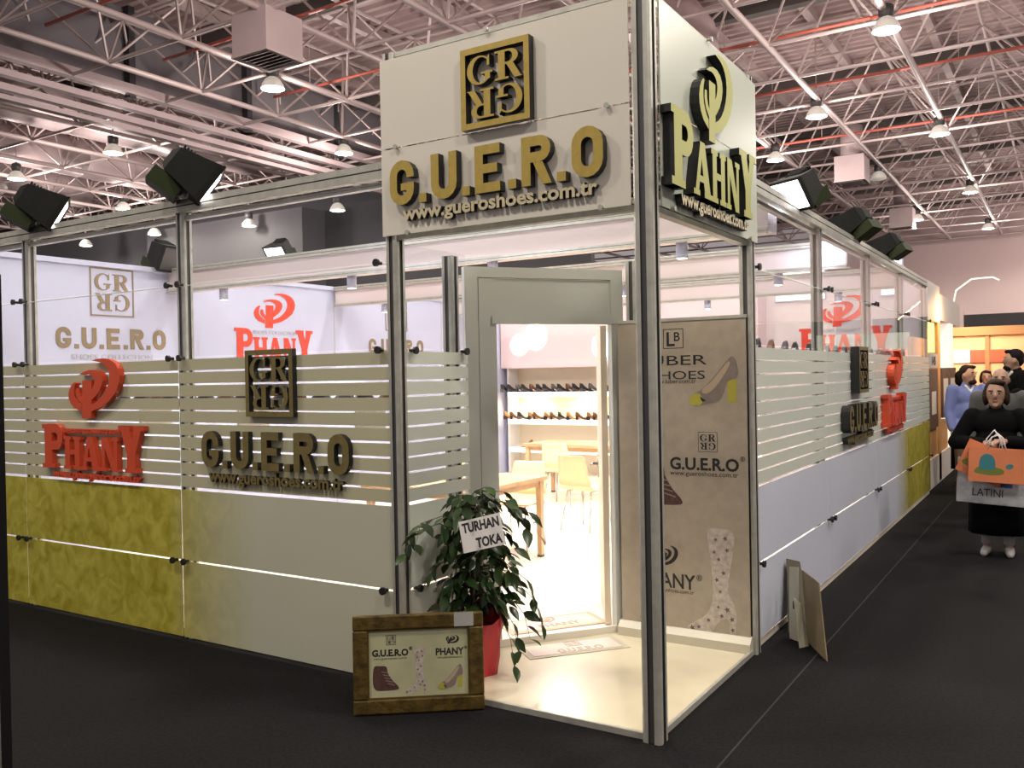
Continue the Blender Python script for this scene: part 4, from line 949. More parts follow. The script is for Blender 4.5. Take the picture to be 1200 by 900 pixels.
MB().box((-hw+0.02, 0.02, -0.006), (hw-0.02, hh-0.02, 0.0)).build('backing_board', M_WOOD, pc)
zp = 0.0102
def pt(txt, size, off, width, x, y): link('lettering', text_mesh(txt, size, ZB, (M_BLKP,), off, width, 'CENTER'), pc, loc=(x, y, zp))
frame_emblem(pc, 0.05, ZB, (M_BLKP, M_BLKP), (-0.14, 0.345), zp, 0.04); pt('G.U.E.R.O', 0.045, 0.002, 0.185, -0.145, 0.29); pt('www.gueroshoes.com.tr', 0.016, 0, 0.17, -0.145, 0.272); pt('\u00ae', 0.024, 0.0004, None, -0.04, 0.315)
ankle_boot(pc, (-0.235, 0.115), 0.125, zp); tall_boot(pc, (-0.075, 0.088), 0.125, zp); pump(pc, (0.095, 0.115), 0.13, zp)
o_ = empty('printed_emblem', (0.16, 0.335, zp)); o_.parent = pc
for n_, me in phany_emblem(0.075, ZB, (M_BLKP, M_BLKP), 0.055): link(n_, me, o_, rot=(0, 0, -0.5))
pt('PHANY', 0.05, 0.0015, 0.145, 0.16, 0.283); pt('www.phanyshoes.com.tr', 0.015, 0, 0.13, 0.16, 0.266); pt('\u00ae', 0.02, 0.0003, None, 0.242, 0.31)
MB().box((hw-0.15, hh-0.07, 0.0305), (hw-0.05, hh+0.001, 0.0312)).build('tape_strip', mat('clear_tape', (0.42, 0.42, 0.40), 0.15), pc)

# ------------------------------------------------------------ potted ficus with a name card
px_, py_ = -1.25, 0.345
fp = thing('potted_ficus', 'potted weeping fig with glossy dark leaves beside the doorway', 'plant', (px_, py_, 0.018))
MB().lathe([(0.085, 0.0), (0.115, 0.22), (0.125, 0.23), (0.125, 0.25), (0.10, 0.25)], n=20).build('pot', mat('pot_brown', (0.10, 0.05, 0.035), 0.5), fp, True)
MB().lathe([(0.001, 0.235), (0.10, 0.235)], n=16, caps=False).build('soil', mat('soil', (0.03, 0.02, 0.015), 0.9), fp)
mw = MB(); R = []
for i, (r, z) in enumerate(((0.115, 0.0), (0.13, 0.10), (0.15, 0.24), (0.165, 0.34))):
    R.append([((r+0.012*math.sin(5*a+i)*(1+i*0.6))*math.cos(a), (r+0.012*math.sin(5*a+i)*(1+i*0.6))*math.sin(a), z+0.035*i/3*math.sin(4*a+1)) for a in [2*PI*j/28 for j in range(28)]])
mw.loft(R, caps=False); mw.build('pot_wrap', mat('red_wrap', (0.55, 0.035, 0.05), 0.35), fp, True)
M_LEAF = mat('leaf', (0.022, 0.052, 0.014), 0.28, noise=(3, 0.35), spec=0.4); M_LEAF2 = mat('leaf_pale', (0.045, 0.095, 0.025), 0.30, noise=(3, 0.3), spec=0.4)
M_STEM = mat('ficus_stem', (0.10, 0.07, 0.045), 0.7)
def leaf_mesh(m):
    mb = MB(); L = 0.088; pr_ = [(0, 0.001), (0.15, 0.30), (0.38, 0.5), (0.62, 0.44), (0.84, 0.20), (1.0, 0.0)]
    for f, w in pr_:
        x = f*L; ww = w*0.043; z = -0.016*f*f
        mb.v += [(x, -ww, z+ww*0.25), (x, 0, z), (x, ww, z+ww*0.25)]
    for i in range(5):
        a = 3*i; mb.face((a, a+3, a+4, a+1)); mb.face((a+1, a+4, a+5, a+2))
    return mb.mesh('leaf', m, True, fix=False)
LV = [leaf_mesh(M_LEAF), leaf_mesh(M_LEAF), leaf_mesh(M_LEAF2)]
rl = random.Random(11)
twigs = []
for i in range(3):
    a = 2.1*i; twigs.append([(0.02*math.cos(a), 0.02*math.sin(a), 0.2), (0.03*math.cos(a+0.8), 0.03*math.sin(a+0.8), 0.45), (0.05*math.cos(a+1.6), 0.05*math.sin(a+1.6), 0.72), (0.06*math.cos(a+2.2), 0.06*math.sin(a+2.2), 0.98)])
for tw in twigs: MB().tube(tw, [0.011, 0.010, 0.008, 0.004], 6).build('trunk', M_STEM, fp, True)
def along(path, f):
    n = len(path)-1; i = min(int(f*n), n-1); return Vector(path[i]).lerp(Vector(path[i+1]), f*n-i)
br = []
nb = 46
for i in range(nb):
    f = 0.15+0.85*(i/nb)**0.9; s_ = along(twigs[i % 3], f); a = rl.uniform(0, 2*PI)
    L = rl.uniform(0.10, 0.21)*(1.05-0.5*abs(f-0.55)); e = s_+Vector((math.cos(a)*L, math.sin(a)*L, rl.uniform(-0.02, 0.12)))
    if e.x < -0.20 and abs(e.y) > 0.05: e.x = -0.20
    m_ = s_.lerp(e, 0.55)+Vector((0, 0, 0.03)); br.append([tuple(s_), tuple(m_), tuple(e), tuple(e+Vector((math.cos(a)*0.04, math.sin(a)*0.04, -0.09)))])
# long sprays: out to the left across the post, up to the right, and drooping to the right
rx = Vector((0.847, 0.532, 0)); dn = Vector((0.532, -0.847, 0))
def spray(p, q, sag):
    p = Vector(p); q = Vector(q); m_ = p.lerp(q, 0.5)+Vector((0, 0, sag)); br.append([tuple(p), tuple(m_), tuple(q), tuple(q+(q-m_).normalized()*0.05+Vector((0, 0, -0.10)))])
for f0, dx, z1, sag in ((0.80, -0.26, 0.93, 0.06), (0.78, -0.31, 0.88, 0.05), (0.95, 0.25, 0.96, 0.06), (0.97, 0.18, 1.05, 0.05), (0.97, 0.32, 0.93, 0.06), (0.55, 0.30, 0.55, 0.09), (0.5, 0.34, 0.44, 0.10), (0.45, 0.28, 0.36, 0.10), (0.5, 0.22, 0.30, 0.10), (0.4, 0.20, 0.22, 0.12), (0.98, -0.05, 1.06, 0.04), (0.98, 0.08, 1.08, 0.03)):
    s_ = along(twigs[1], f0); q = Vector((0, 0, 0)) + rx*dx + dn*(0.12 if dx > 0 else 0.42); q.z = z1; spray(s_, q, sag)
for b_ in br: MB().tube(b_, [0.004, 0.003, 0.002, 0.001], 4).build('twig', M_STEM, fp)
nl = 0
for b_ in br:
    for k_ in range(5):
        if nl >= 298: break
        f = 0.3+0.7*k_/4; p = along(b_, min(f, 0.999)); tn = (Vector(b_[-1])-Vector(b_[0])); ang = math.atan2(tn.y, tn.x)+rl.uniform(-1.3, 1.3)
        s_ = rl.uniform(0.95, 1.45)
        link('leaf', LV[nl % 3], fp, loc=p, rot=(rl.uniform(-0.9, 0.9), rl.uniform(0.15, 1.15), ang), scale=(s_, s_, s_)); nl += 1
mbf = MB()
lvp = [v.co.copy() for v in LV[0].vertices]; lvf = [tuple(p.vertices) for p in LV[0].polygons]
for i in range(230):
    a = rl.uniform(0, 2*PI); z = rl.uniform(0.36, 1.0); r_ = 0.17*math.sqrt(rl.random())*(1.0-0.55*abs(z-0.68)/0.35)
    Mx = Matrix.Translation((r_*math.cos(a)-0.02, r_*math.sin(a), z)) @ Matrix.Rotation(rl.uniform(0, 2*PI), 4, 'Z') @ Matrix.Rotation(rl.uniform(0.2, 1.2), 4, 'Y') @ Matrix.Rotation(rl.uniform(-0.9, 0.9), 4, 'X') @ Matrix.Scale(rl.uniform(0.8, 1.15), 4)
    k_ = len(mbf.v); mbf.v += [tuple(Mx @ v) for v in lvp]
    for f_ in lvf: mbf.face([k_+q for q in f_])
mbf.build('inner_foliage', M_LEAF, fp, True, fix=False, kind='stuff')
nc = thing('name_card', 'white card reading two bold words tucked in the fig leaves', 'card', (-1.045, 0.125, 0.87), (PI/2-0.25, -0.24, 0.32))
nc.scale = (1.15, 1.15, 1.15)
MB().box((-0.105, -0.075, 0), (0.105, 0.075, 0.002)).build('card_sheet', mat('card_white', (0.74, 0.73, 0.70), 0.6), nc)
link('lettering', text_mesh('TURHAN', 0.062, 0.0006, (M_BLKP,), 0.0025, 0.185, 'CENTER'), nc, loc=(0.0, 0.018, 0.002)); link('lettering', text_mesh('TOKA', 0.062, 0.0006, (M_BLKP,), 0.0025, 0.13, 'CENTER'), nc, loc=(0.03, -0.062, 0.002))

# ------------------------------------------------------------ boards leaning on the side wall
M_BRDB = mat('board_brown', (0.24, 0.19, 0.10), 0.7, noise=(5, 0.2)); M_BRDW = mat('board_cream', (0.50, 0.49, 0.38), 0.6, noise=(4, 0.1))
def sheet(par, name, q, th, m):
    q = [Vector(p) for p in q]; n = (q[1]-q[0]).cross(q[3]-q[0]).normalized()*th
    MB().loft([q, [p+n for p in q]]).build(name, m, par)
BT0, BT1 = (0.185, 1.98, 0.433), (0.355, 1.70, 0.426); CT0, CT1 = (0.102, 1.98, 0.446), (0.172, 1.93, 0.458)
t = thing('leaning_board', 'brown fibreboard sheet leaning at the foot of the side wall', 'board', (0.3, 1.72, 0))
sheet(t, 'board_sheet', [(-0.065, 0.168, 0.0), (0.13, -0.166, 0.0), (BT1[0]-0.3, BT1[1]-1.72, BT1[2]), (BT0[0]-0.3, BT0[1]-1.72, BT0[2])], 0.006, M_BRDB)
t = thing('leaning_board', 'dark edged board propped behind the cream cut-out by the side wall', 'board', (0.08, 2.1, 0))
sheet(t, 'board_sheet', [(-0.002, -0.084, 0.0), (0.06, 0.25, 0.0), (-0.02, 0.28, 0.40), (-0.045, 0.05, 0.46)], 0.006, mat('board_dark', (0.13, 0.115, 0.08), 0.7))
t = thing('cutout_board', 'cream cut-out board standing between the leaning boards', 'board', (0.19, 1.85, 0))
sheet(t, 'back_leaf', [(-0.072, 0.058, 0.0), (-0.002, 0.013, 0.0), (CT1[0]-0.19, CT1[1]-1.85, CT1[2]), (CT0[0]-0.19, CT0[1]-1.85, CT0[2])], 0.005, M_BRDW)
sheet(t, 'front_leaf', [(0.030, -0.120, 0.0), (0.068, -0.055, 0.0), (0.018, 0.0, 0.24), (-0.015, -0.07, 0.30)], 0.005, M_BRDW)
MB().box((0.0, 0, 0), (0.012, 0.002, 0.05)).build('dark_slot', M_BLKP, t, loc=(-0.045, 0.03, 0.20), rot=(0, 0, -0.55))

# ------------------------------------------------------------ dark post of the stand across the aisle, at the picture edge
t = thing('dark_post', 'tall dark metal post cut by the left picture edge', 'post', (0.002, -2.985, 0), (0, 0, -YAW))
me = profile(3.2, 0.05); link('post_profile', MB().box((-0.03, -0.02, 0), (0.012, 0.02, 1.92)).mesh('post_profile', mat('dark_metal', (0.006, 0.006, 0.006), 0.9, spec=0.05)), t)
MB().box((0.0121, -0.021, 0), (0.0128, -0.016, 1.92)).build('edge_strip', mat('edge_grey', (0.08, 0.08, 0.075), 0.6), t); MB().box((-0.10, -0.06, 0), (0.012, 0.06, 0.01)).build('foot_plate', M_ALUD, t)

# ------------------------------------------------------------ neighbouring stands down the aisle
M_ORG = mat('orange_wood', (0.62, 0.33, 0.12), 0.5, noise=(4, 0.15)); M_PEACH = mat('peach_wall', (0.62, 0.40, 0.24), 0.6); M_BRN = mat('brown_panel', (0.13, 0.075, 0.05), 0.6)
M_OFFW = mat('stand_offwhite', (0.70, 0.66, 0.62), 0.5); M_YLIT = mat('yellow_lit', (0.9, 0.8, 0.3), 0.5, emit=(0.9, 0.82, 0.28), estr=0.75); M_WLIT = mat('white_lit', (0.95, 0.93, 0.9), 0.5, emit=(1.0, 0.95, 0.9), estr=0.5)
ns = thing('exhibition_stand', 'orange wooden neighbouring stand with a white fascia past the side wall', 'stand', (-0.05, 9.75, 0))
MB().box((-1.4, 0, 0.02), (-0.25, 4.2, 2.5)).build('back_wall', M_ORG, ns)
MB().box((-0.25, 0.05, 0.0), (0.02, 4.2, 0.42)).build('plinth', M_OFFW, ns)
MB().box((-0.3, 0.05, 0.42), (0.0, 1.15, 0.85)).build('orange_panel', M_ORG, ns)
MB().box((-0.25, 0.05, 0.85), (0.03, 1.0, 1.70)).build('brown_board', M_BRN, ns)
MB().box((0.03, 0.30, 1.05), (0.034, 0.78, 1.38)).build('notice_sheet', M_OFFW, ns)
MB().box((-0.25, 0.03, 1.95), (0.0, 0.95, 2.38)).build('lit_panel', M_YLIT, ns)
MB().box((-0.1, -0.02, 1.72), (0.04, 0.95, 1.93)).build('number_plate', mat('plate_grey', (0.45, 0.45, 0.45), 0.5), ns)
link('lettering', text_mesh('145', 0.17, 0.003, (M_BLKP,), 0.004, 0.42, 'CENTER'), ns, loc=(0.041, 0.48, 1.765), rot=FACE_R)
MB().box((-1.2, 0.0, 2.40), (0.03, 1.35, 2.95)).build('fascia_box', M_OFFW, ns); MB().box((-0.3, 1.35, 2.45), (0.03, 4.2, 2.85)).build('fascia_box', M_OFFW, ns)
MB().box((-0.25, 1.15, 0.02), (0.02, 1.42, 2.45)).build('pilaster', M_ORG, ns)
MB().box((-0.25, 2.55, 0.42), (0.03, 3.1, 2.45)).build('white_pilaster', M_WLIT, ns)
for y0, y1 in ((1.5, 2.3), (2.45, 3.35)):
    MB().box((0.0, y0, 0.95), (0.04, y1, 1.72)).build('display_board', M_BRN, ns); MB().box((0.04, y0+0.12, 1.05), (0.044, y1-0.12, 1.55)).build('poster', M_OFFW, ns)
    MB().box((-0.2, y0, 0.42), (-0.01, y1, 0.88)).build('orange_panel', M_ORG, ns)
mbl = MB(); mbl.tube([(0, 3.6, 2.85), (0.05, 3.5, 3.05), (0.30, 3.4, 3.22), (0.62, 3.3, 3.22), (0.72, 3.3, 3.16)], 0.014, 6); mbl.build('arm_lamp', M_WLIT, ns, True)
light('stand_glow', 'AREA', (0.5, 1.2, 2.6), 18, (1.0, 0.62, 0.30), ns, 0.4, aim((-1, 0.2, -1.2)))
ns2 = thing('exhibition_stand', 'peach stand with a red and white sign band at the end of the aisle', 'stand', (0.0, 17.0, 0))
MB().box((-1.6, 0.0, 0.0), (0.95, 0.1, 2.45)).build('back_wall', M_PEACH, ns2); MB().box((-1.6, -0.12, 2.38), (0.95, 0.1, 2.56)).build('head_beam', mat('head_brown', (0.30, 0.16, 0.07), 0.6), ns2)
MB().box((0.16, -0.06, 0.0), (0.24, 0.0, 2.4)).build('mullion', mat('head_brown', (0.30, 0.16, 0.07), 0.6), ns2)
MB().box((-0.42, -0.05, 1.82), (-0.12, 0.0, 2.08)).build('white_sign', M_WLIT, ns2); MB().box((-0.12, -0.05, 1.82), (0.55, 0.0, 2.08)).build('red_sign_band', mat('sign_red', (0.55, 0.08, 0.04), 0.5), ns2)
light('stand_glow', 'AREA', (-0.2, -1.2, 2.7), 60, (1.0, 0.66, 0.36), ns2, 0.6, aim((0, 1, -0.7)))
ns3 = thing('exhibition_stand', 'pale green fascia stand with warm hanging lights behind the man in black', 'stand', (1.0, 15.2, 0))
MB().box((0.0, 0, 0.0), (0.08, 2.6, 2.35)).build('side_wall', M_PEACH, ns3); MB().box((0.1, 0.3, 2.12), (1.9, 0.4, 2.45)).build('fascia', mat('pale_green', (0.50, 0.60, 0.52), 0.5), ns3)
MB().box((0.1, 2.3, 0.0), (1.9, 2.4, 2.4)).build('back_wall', mat('stand_grey', (0.16, 0.16, 0.18), 0.6), ns3); MB().box((0.98, 0.32, 0.0), (1.08, 0.42, 2.4)).build('stand_post', M_ALU, ns3)
for x in (0.12, 0.26, 0.42): MB().lathe([(0.03, 0), (0.04, 0.35), (0.02, 0.4)], (x, 0.2, 1.72), 8).build('pendant_shade', mat('pendant_glow', (0.9, 0.3, 0.1), 0.5, emit=(1.0, 0.30, 0.08), estr=1.2), ns3, True)
MB().box((0.78, 0.28, 1.85), (0.93, 0.3, 2.05)).build('lit_sign', M_WLIT, ns3)
for x in (0.15, 0.28, 0.40): MB().box((x, 0.25, 0.9), (x+0.09, 0.28, 1.68)).build('hanging_coat', mat('coat_grey', (0.10, 0.12, 0.16), 0.8), ns3)

# ------------------------------------------------------------ people
M_SKIN = mat('skin', (0.34, 0.20, 0.135), 0.5); M_SKIN2 = mat('skin_warm', (0.50, 0.27, 0.17), 0.5); M_HAIRB = mat('hair_brown', (0.025, 0.014, 0.009), 0.8, spec=0.15); M_HAIRK = mat('hair_black', (0.008, 0.007, 0.007), 0.8, spec=0.12); M_HAIRG = mat('hair_grey', (0.13, 0.12, 0.11), 0.7)
M_COATK = mat('coat_black', (0.004, 0.004, 0.0045), 0.95, spec=0.08); M_SHIRTB = mat('shirt_blue', (0.17, 0.21, 0.46), 0.8); M_JACKG = mat('jacket_grey', (0.055, 0.058, 0.055), 0.85); M_TROUG = mat('trousers_grey', (0.10, 0.085, 0.08), 0.85)
M_EYEW = mat('eye_white', (0.32, 0.29, 0.27), 0.3); M_LIP = mat('lips', (0.30, 0.10, 0.09), 0.5); M_SHOEL = mat('trainer_pale', (0.45, 0.44, 0.43), 0.6); M_SHOED = mat('shoe_dark', (0.03, 0.03, 0.03), 0.5)
def blob(name, prims, voxel, m, par, sm=2):
    mb = MB()
    for p in prims:
        if p[0] == 'e': mb.ell(p[1], p[2], 16, 10, rot=p[3] if len(p) > 3 else None)
        else:
            path, rs = p[1], p[2]
            for i in range(len(path)-1):
                mb.tube([path[i], path[i+1]], [rs[i], rs[i+1]], 12)
            for q, r in zip(path, rs): mb.ell(q, (r, r, r), 12, 8)
    me = mb.mesh(name, m, True)
    o = bpy.data.objects.new(name, me); COL.objects.link(o)
    r = o.modifiers.new('r', 'REMESH'); r.mode = 'VOXEL'; r.voxel_size = voxel
    if sm: s_ = o.modifiers.new('s', 'SMOOTH'); s_.iterations = sm; s_.factor = 0.5
    bpy.context.view_layer.update()
    m2 = bpy.data.meshes.new_from_object(o.evaluated_get(bpy.context.evaluated_depsgraph_get())); m2.name = name
    bpy.data.objects.remove(o); m2.materials.clear(); m2.materials.append(m)
    m2.polygons.foreach_set('use_smooth', [True]*len(m2.polygons)); m2.polygons.foreach_set('material_index', [0]*len(m2.polygons))
    return link(name, m2, par)
def hand(wr, d, up, side, r=1.0, curl=0.9):
    # wrist point, direction of the fingers, back-of-hand normal; five bent fingers
    wr, d, up = Vector(wr), Vector(d).normalized(), Vector(up).normalized(); s_ = d.cross(up).normalized()*side
    P = [('c', [tuple(wr), tuple(wr+d*0.035)], [0.026*r, 0.030*r]), ('e', tuple(wr+d*0.062), (0.036*r, 0.036*r, 0.022*r))]
    P.append(('c', [tuple(wr+d*0.03-s_*0.02), tuple(wr+d*0.09-s_*0.026)], [0.016*r, 0.013*r]))
    P.append(('c', [tuple(wr+d*0.03+s_*0.02), tuple(wr+d*0.09+s_*0.026)], [0.016*r, 0.013*r]))
    for k, L in ((-0.030, 0.075), (-0.010, 0.085), (0.010, 0.080), (0.030, 0.062)):
        b0 = wr+d*0.085+s_*k; b1 = b0+(d*math.cos(curl*0.6)-up*math.sin(curl*0.6))*L*0.5; b2 = b1+(d*math.cos(curl*1.7)-up*math.sin(curl*1.7))*L*0.5
        P.append(('c', [tuple(b0), tuple(b1), tuple(b2)], [0.0095*r, 0.0085*r, 0.007*r]))
    t0 = wr+d*0.03-s_*0.028; t1 = t0+(d*0.6-s_*0.7-up*0.3).normalized()*0.035; P.append(('c', [tuple(t0), tuple(t1), tuple(t1+(d*0.9-up*0.4).normalized()*0.03)], [0.013*r, 0.011*r, 0.008*r]))
    return P
def person(lab, loc, rz, H, skin, hair_m, top_m, leg_m, shoe_m, vox=0.018, arms=None, head_turn=0.0, skirt=None, hair='short', wide=1.0, coat=0.0, glance=0.0, hs=1.06, collar=None, beard=None):
    k = H/1.70
    t = thing('person', lab, 'person', loc, (0, 0, rz))
    def V(*p): return tuple(c*k for c in p)
    Rh = Matrix.Rotation(head_turn, 3, 'Z'); hc = Vector(V(0, -0.015, 1.585+0.06*(hs-1)))
    def Hd(x, y, z): q = Rh @ (Vector((x, y, z))*k*hs); return tuple(hc+q)
    def VH(*p): return tuple(c*k*hs for c in p)
    w = wide
    arms = arms or {-1: [(-0.19*w, 0, 1.40), (-0.235*w, 0.02, 1.12), (-0.22*w, -0.05, 0.87)], 1: [(0.19*w, 0, 1.40), (0.235*w, 0.02, 1.12), (0.22*w, -0.05, 0.87)]}
    B = [('e', tuple(hc+Vector((0, 0, 0.012*k))), VH(0.074, 0.094, 0.108)), ('e', Hd(0, -0.025, -0.055), VH(0.055, 0.062, 0.058)), ('e', Hd(0, -0.100, -0.012), VH(0.013, 0.020, 0.022)), ('e', Hd(0, -0.088, 0.008), VH(0.010, 0.014, 0.03)),
         ('e', Hd(-0.078, 0.005, -0.008), VH(0.012, 0.02, 0.032)), ('e', Hd(0.078, 0.005, -0.008), VH(0.012, 0.02, 0.032)), ('e', Hd(0, -0.078, -0.088), VH(0.024, 0.02, 0.018)), ('e', Hd(0, -0.070, 0.03), VH(0.058, 0.02, 0.014)),
         ('c', [V(0, 0.01, 1.53), V(0, 0.015, 1.40)], [0.052*k, 0.06*k]), ('e', V(0, 0.01, 1.30), V(0.16*w, 0.095*w, 0.15)), ('e', V(0, 0.0, 1.10), V(0.14*w, 0.10*w, 0.18)), ('e', V(0, 0.01, 0.95), V(0.165*w, 0.115*w, 0.13))]
    for s_ in (-1, 1):
        a = [V(*p) for p in arms[s_]]; B.append(('c', a, [0.052*k, 0.042*k, 0.030*k]))
        d = Vector(a[2])-Vector(a[1]); inw = Vector((-s_, 0, 0)) if abs(d.normalized().x) < 0.6 else Vector((0, 0, 1))
        B += hand(a[2], d, (Vector((s_, -0.3, 0.3)) if abs(d.normalized().z) > 0.6 else Vector((0, -0.3, 1))), s_, k)
        B.append(('c', [V(s_*0.09, 0.0, 0.90), V(s_*0.10, -0.01, 0.48), V(s_*0.10, 0.02, 0.08)], [0.082*k, 0.056*k, 0.036*k])); B.append(('c', [V(s_*0.10, 0.02, 0.05), V(s_*0.115, -0.12, 0.03)], [0.035*k, 0.026*k]))
    blob('body', B, vox if vox < 0.012 else 0.013, skin, t)
    # face
    for s_ in (-1, 1):
        e = MB().ell(Hd(s_*0.030, -0.082, 0.012), VH(0.010, 0.010, 0.0055), 10, 6).build('eye', M_EYEW, t, True); MB().ell(Hd(s_*0.030+glance, -0.0905, 0.012), VH(0.0055, 0.003, 0.0055), 8, 6).build('iris', M_HAIRK, e, True)
        MB().ell(Hd(s_*0.031, -0.089, 0.033), VH(0.019, 0.006, 0.0045), 10, 6).build('eyebrow', hair_m if hair_m is not M_HAIRG else M_HAIRB, t, True)
    MB().ell(Hd(0, -0.088, -0.052), VH(0.023, 0.010, 0.007), 10, 6).build('mouth', M_LIP, t, True)
    if beard: blob('beard', [('e', Hd(0, -0.060, -0.085), VH(0.052, 0.045, 0.035)), ('e', Hd(0, -0.088, -0.040), VH(0.026, 0.012, 0.006))], 0.01, beard, t)
    # hair
    if hair == 'bob':
        Hh = [('e', Hd(0, 0.032, 0.038), VH(0.092, 0.094, 0.096)), ('e', Hd(-0.078, 0.02, -0.02), VH(0.026, 0.06, 0.075)), ('e', Hd(0.078, 0.02, -0.02), VH(0.026, 0.06, 0.075)), ('e', Hd(0, 0.07, -0.02), VH(0.08, 0.05, 0.08)), ('e', Hd(0.02, -0.045, 0.100), VH(0.06, 0.035, 0.022))]
    elif hair == 'bald':
        Hh = [('e', Hd(0, 0.035, 0.0), VH(0.083, 0.075, 0.05)), ('e', Hd(-0.074, 0.015, 0.0), VH(0.014, 0.04, 0.035)), ('e', Hd(0.074, 0.015, 0.0), VH(0.014, 0.04, 0.035))]
    else:
        Hh = [('e', Hd(0, 0.022, 0.045), VH(0.084, 0.092, 0.086)), ('e', Hd(0, -0.045, 0.098), VH(0.06, 0.04, 0.026)), ('e', Hd(0, 0.06, 0.0), VH(0.070, 0.045, 0.07))]
    blob('hair', Hh, 0.012, hair_m, t, 1)
    # upper garment
    g = 1.12
    C_ = [('e', V(0, 0.012, 1.31), V(0.178*w, 0.118*w, 0.155)), ('e', V(0, 0.0, 1.10), V(0.165*w, 0.125*w, 0.20)), ('e', V(0, 0.005, 0.95), V(0.185*w, 0.138*w, 0.15)), ('c', [V(-0.15*w, 0.01, 1.385), V(0.15*w, 0.01, 1.385)], [0.062*k, 0.062*k]), ('c', [V(0, 0.02, 1.40), V(0, 0.02, 1.455)], [0.082*k, 0.070*k])]
    for s_ in (-1, 1):
        a = [Vector(V(*p)) for p in arms[s_]]; e2 = a[1].lerp(a[2], 0.88)
        C_.append(('c', [tuple(a[0]), tuple(a[1]), tuple(e2)], [0.078*k*w**0.5, 0.066*k*w**0.5, 0.052*k*w**0.5]))
    if coat: C_.append(('c', [V(0, 0.0, 0.95), V(0, 0.0, coat)], [0.165*k*w, 0.19*k*w]))
    blob('coat' if coat else 'top', C_, vox, top_m, t)
    if collar: blob('collar', [('c', [V(-0.05, -0.055, 1.45), V(0, -0.085, 1.37)], [0.018*k, 0.014*k]), ('c', [V(0.05, -0.055, 1.45), V(0, -0.085, 1.37)], [0.018*k, 0.014*k])], 0.01, collar, t)
    if skirt:
        mb = MB(); R = []
        for z, rx_, ry_ in ((1.0, 0.17*w, 0.13*w), (0.8, 0.195*w, 0.15*w), (0.5, 0.20*w, 0.155*w), (skirt, 0.205*w, 0.16*w)):
            R.append([((rx_+0.010*math.sin(7*a))*math.cos(a)*k, (ry_+0.010*math.sin(7*a))*math.sin(a)*k, z*k) for a in [2*PI*j/36 for j in range(36)]])
        mb.loft(R); mb.build('skirt', leg_m, t, True)
    else:
        for s_ in (-1, 1): pass
        L_ = [('e', V(0, 0.005, 0.93), V(0.178*w, 0.128*w, 0.12))]
        for s_ in (-1, 1): L_.append(('c', [V(s_*0.09, 0.0, 0.90), V(s_*0.10, -0.01, 0.48), V(s_*0.10, 0.02, 0.07)], [0.100*k*w**0.5, 0.076*k, 0.060*k]))
        blob('trousers', L_, vox, leg_m, t)
    for s_ in (-1, 1):
        blob('shoe', [('c', [V(s_*0.10, 0.05, 0.045), V(s_*0.108, -0.06, 0.042), V(s_*0.116, -0.15, 0.034)], [0.045*k, 0.043*k, 0.034*k])], 0.009, shoe_m, t, 1)
    return t
wx, wy = 1.08, 5.38
arms_w = {-1: [(-0.21, 0, 1.38), (-0.36, -0.06, 1.12), (-0.09, -0.27, 1.13)], 1: [(0.21, 0, 1.38), (0.36, -0.06, 1.12), (0.10, -0.27, 1.15)]}
wm = person('woman in a long black coat holding orange bags in the aisle', (wx, wy, 0), 0.0, 1.56, M_SKIN, M_HAIRB, M_COATK, M_COATK, M_SHOEL, 0.011, arms_w, 0.0, 0.22, 'bob', 1.28, hs=1.2)
for s_ in (-1, 1): MB().lathe([(0.042, 0.10), (0.045, 0.16), (0.048, 0.17)], (s_*0.092, 0.018, 0.0), 12, caps=False).build('sock', mat('sock_grey', (0.35, 0.34, 0.33), 0.9), wm, True)
M_BAGO = mat('bag_orange', (0.62, 0.20, 0.085), 0.5, noise=(6, 0.1)); M_BAGS = mat('bag_silver', (0.62, 0.63, 0.64), 0.3, 0.4, noise=(9, 0.3), bump=(14, 0.6)); M_TEAL = mat('bag_teal', (0.03, 0.17, 0.20), 0.6); M_BGRN = mat('bag_green', (0.13, 0.17, 0.03), 0.6); M_CORD = mat('bag_cord', (0.62, 0.60, 0.58), 0.6)
def bag(lab, loc, rot, w, h, d, m, cords, art=True):
    t = thing('shopping_bag', lab, 'bag', loc, rot)
    a = d/2
    for nm, p, q in (('front_face', (-w/2, -a, 0), (w/2, -a+0.003, h)), ('rear_face', (-w/2, a-0.003, 0), (w/2, a, h)), ('gusset', (-w/2, -a, 0), (-w/2+0.003, a, h)), ('gusset', (w/2-0.003, -a, 0), (w/2, a, h)), ('bottom', (-w/2, -a, 0), (w/2, a, 0.003))):
        MB().box(p, q).build(nm, m, t)
    for y in (-a+0.002, a-0.002):
        mbc = MB(); mbc.tube([(-w*0.16, y, h-0.02), (-w*0.10, y, h+cords*0.7), (0.0, y, h+cords), (w*0.10, y, h+cords*0.7), (w*0.16, y, h-0.02)], 0.004, 6); mbc.build('cord_handle', M_CORD, t, True)
    if art:
        z = -a-0.0008
        def art_(pts, mm, dz): mb = MB(); mb.prism(spl(pts), 0, 0.0006); mb.build('printed_motif', mm, t, loc=(0, z-dz, 0), rot=(PI/2, 0, 0))
        art_([(-0.17, 0.09), (-0.10, 0.07), (0.0, 0.07), (0.06, 0.09), (0.03, 0.13), (-0.12, 0.14)], M_BGRN, 0.0)
        art_([(-0.13, 0.13), (-0.12, 0.22), (-0.07, 0.25), (-0.02, 0.22), (-0.01, 0.13), (-0.07, 0.11)], M_TEAL, 0.001)
        art_([(0.07, 0.15), (0.09, 0.17), (0.12, 0.17), (0.13, 0.15), (0.11, 0.13), (0.08, 0.13)], M_TEAL, 0.0)
    return t
bag('orange paper bag with a teal motif held in front by the woman', (1.10, 4.925, 0.71), (0, 0.04, 0), 0.44, 0.30, 0.06, M_BAGO, 0.13)
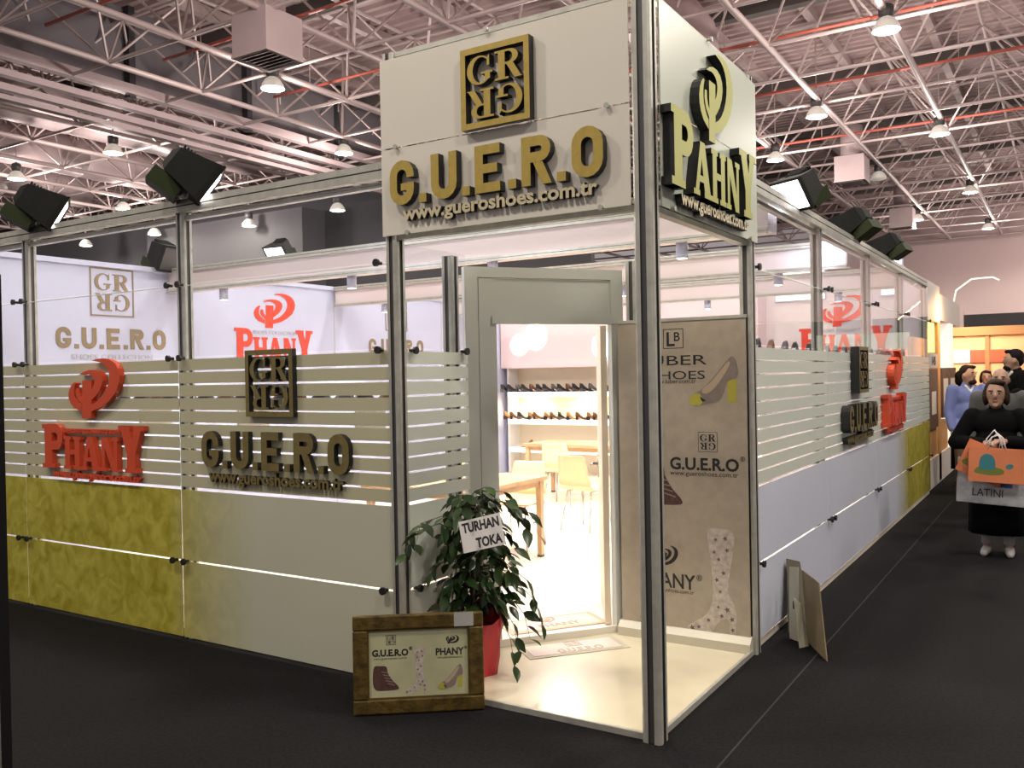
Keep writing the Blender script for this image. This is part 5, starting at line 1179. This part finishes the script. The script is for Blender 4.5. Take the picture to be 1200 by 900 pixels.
bag('tilted orange paper bag half hidden behind the other orange bag', (0.945, 5.01, 0.735), (0, 0.42, 0.05), 0.38, 0.30, 0.06, M_BAGO, 0.12)
sb = bag('crumpled silver bag with dark lettering hanging lowest from the woman', (1.05, 5.085, 0.50), (0, 0.05, 0), 0.56, 0.40, 0.07, M_BAGS, 0.26, False)
link('lettering', text_mesh('LATINI', 0.10, 0.0006, (M_BLKP,), 0.0, 0.24, 'CENTER'), sb, loc=(-0.03, -0.0365, 0.07), rot=FACE_L)
MB().box((0.02, -0.0362, 0.16), (0.16, -0.0356, 0.24)).build('blue_patch', mat('bag_blue', (0.05, 0.12, 0.30), 0.5), sb)
person('grey-haired man in a dark jacket walking right behind the woman', (1.03, 6.85, 0), 0.0, 1.69, M_SKIN, M_HAIRG, M_JACKG, M_TROUG, M_SHOED, 0.018, None, 0.0, None, 'bald', 1.12)
person('man in a blue shirt standing left of the grey-haired man', (0.50, 9.35, 0), 0.5, 1.73, M_SKIN2, M_HAIRB, M_SHIRTB, M_BRN, M_SHOED, 0.018, None, 0.5, None, 'short', 1.0, collar=M_OFFW, beard=M_HAIRB)
person('man in a black suit turned sideways at the far stand', (1.02, 9.9, 0), -1.1, 1.93, M_SKIN, M_HAIRK, M_COATK, M_TROUG, M_SHOED, 0.02, None, -0.25, None, 'short', 1.0, collar=M_OFFW, beard=M_HAIRK)
person('person with a dark top cut by the right picture edge', (1.34, 7.6, 0), 0.1, 1.70, M_SKIN2, M_HAIRG, M_COATK, M_COATK, M_SHOED, 0.02, None, 0.2, None, 'short', 1.0)
person('person in a long black coat seen behind the man in blue', (0.33, 10.6, 0), 2.4, 1.66, M_SKIN, M_HAIRK, M_COATK, M_COATK, M_SHOED, 0.02, None, 0.0, 0.25, 'bob', 1.0)
person('brown-haired person far down the aisle behind the man in blue', (0.42, 13.5, 0), 0.2, 1.64, M_SKIN2, M_HAIRB, mat('top_maroon', (0.16, 0.04, 0.04), 0.8), M_TROUG, M_SHOED, 0.02, None, 0.0, None, 'bob', 1.0)
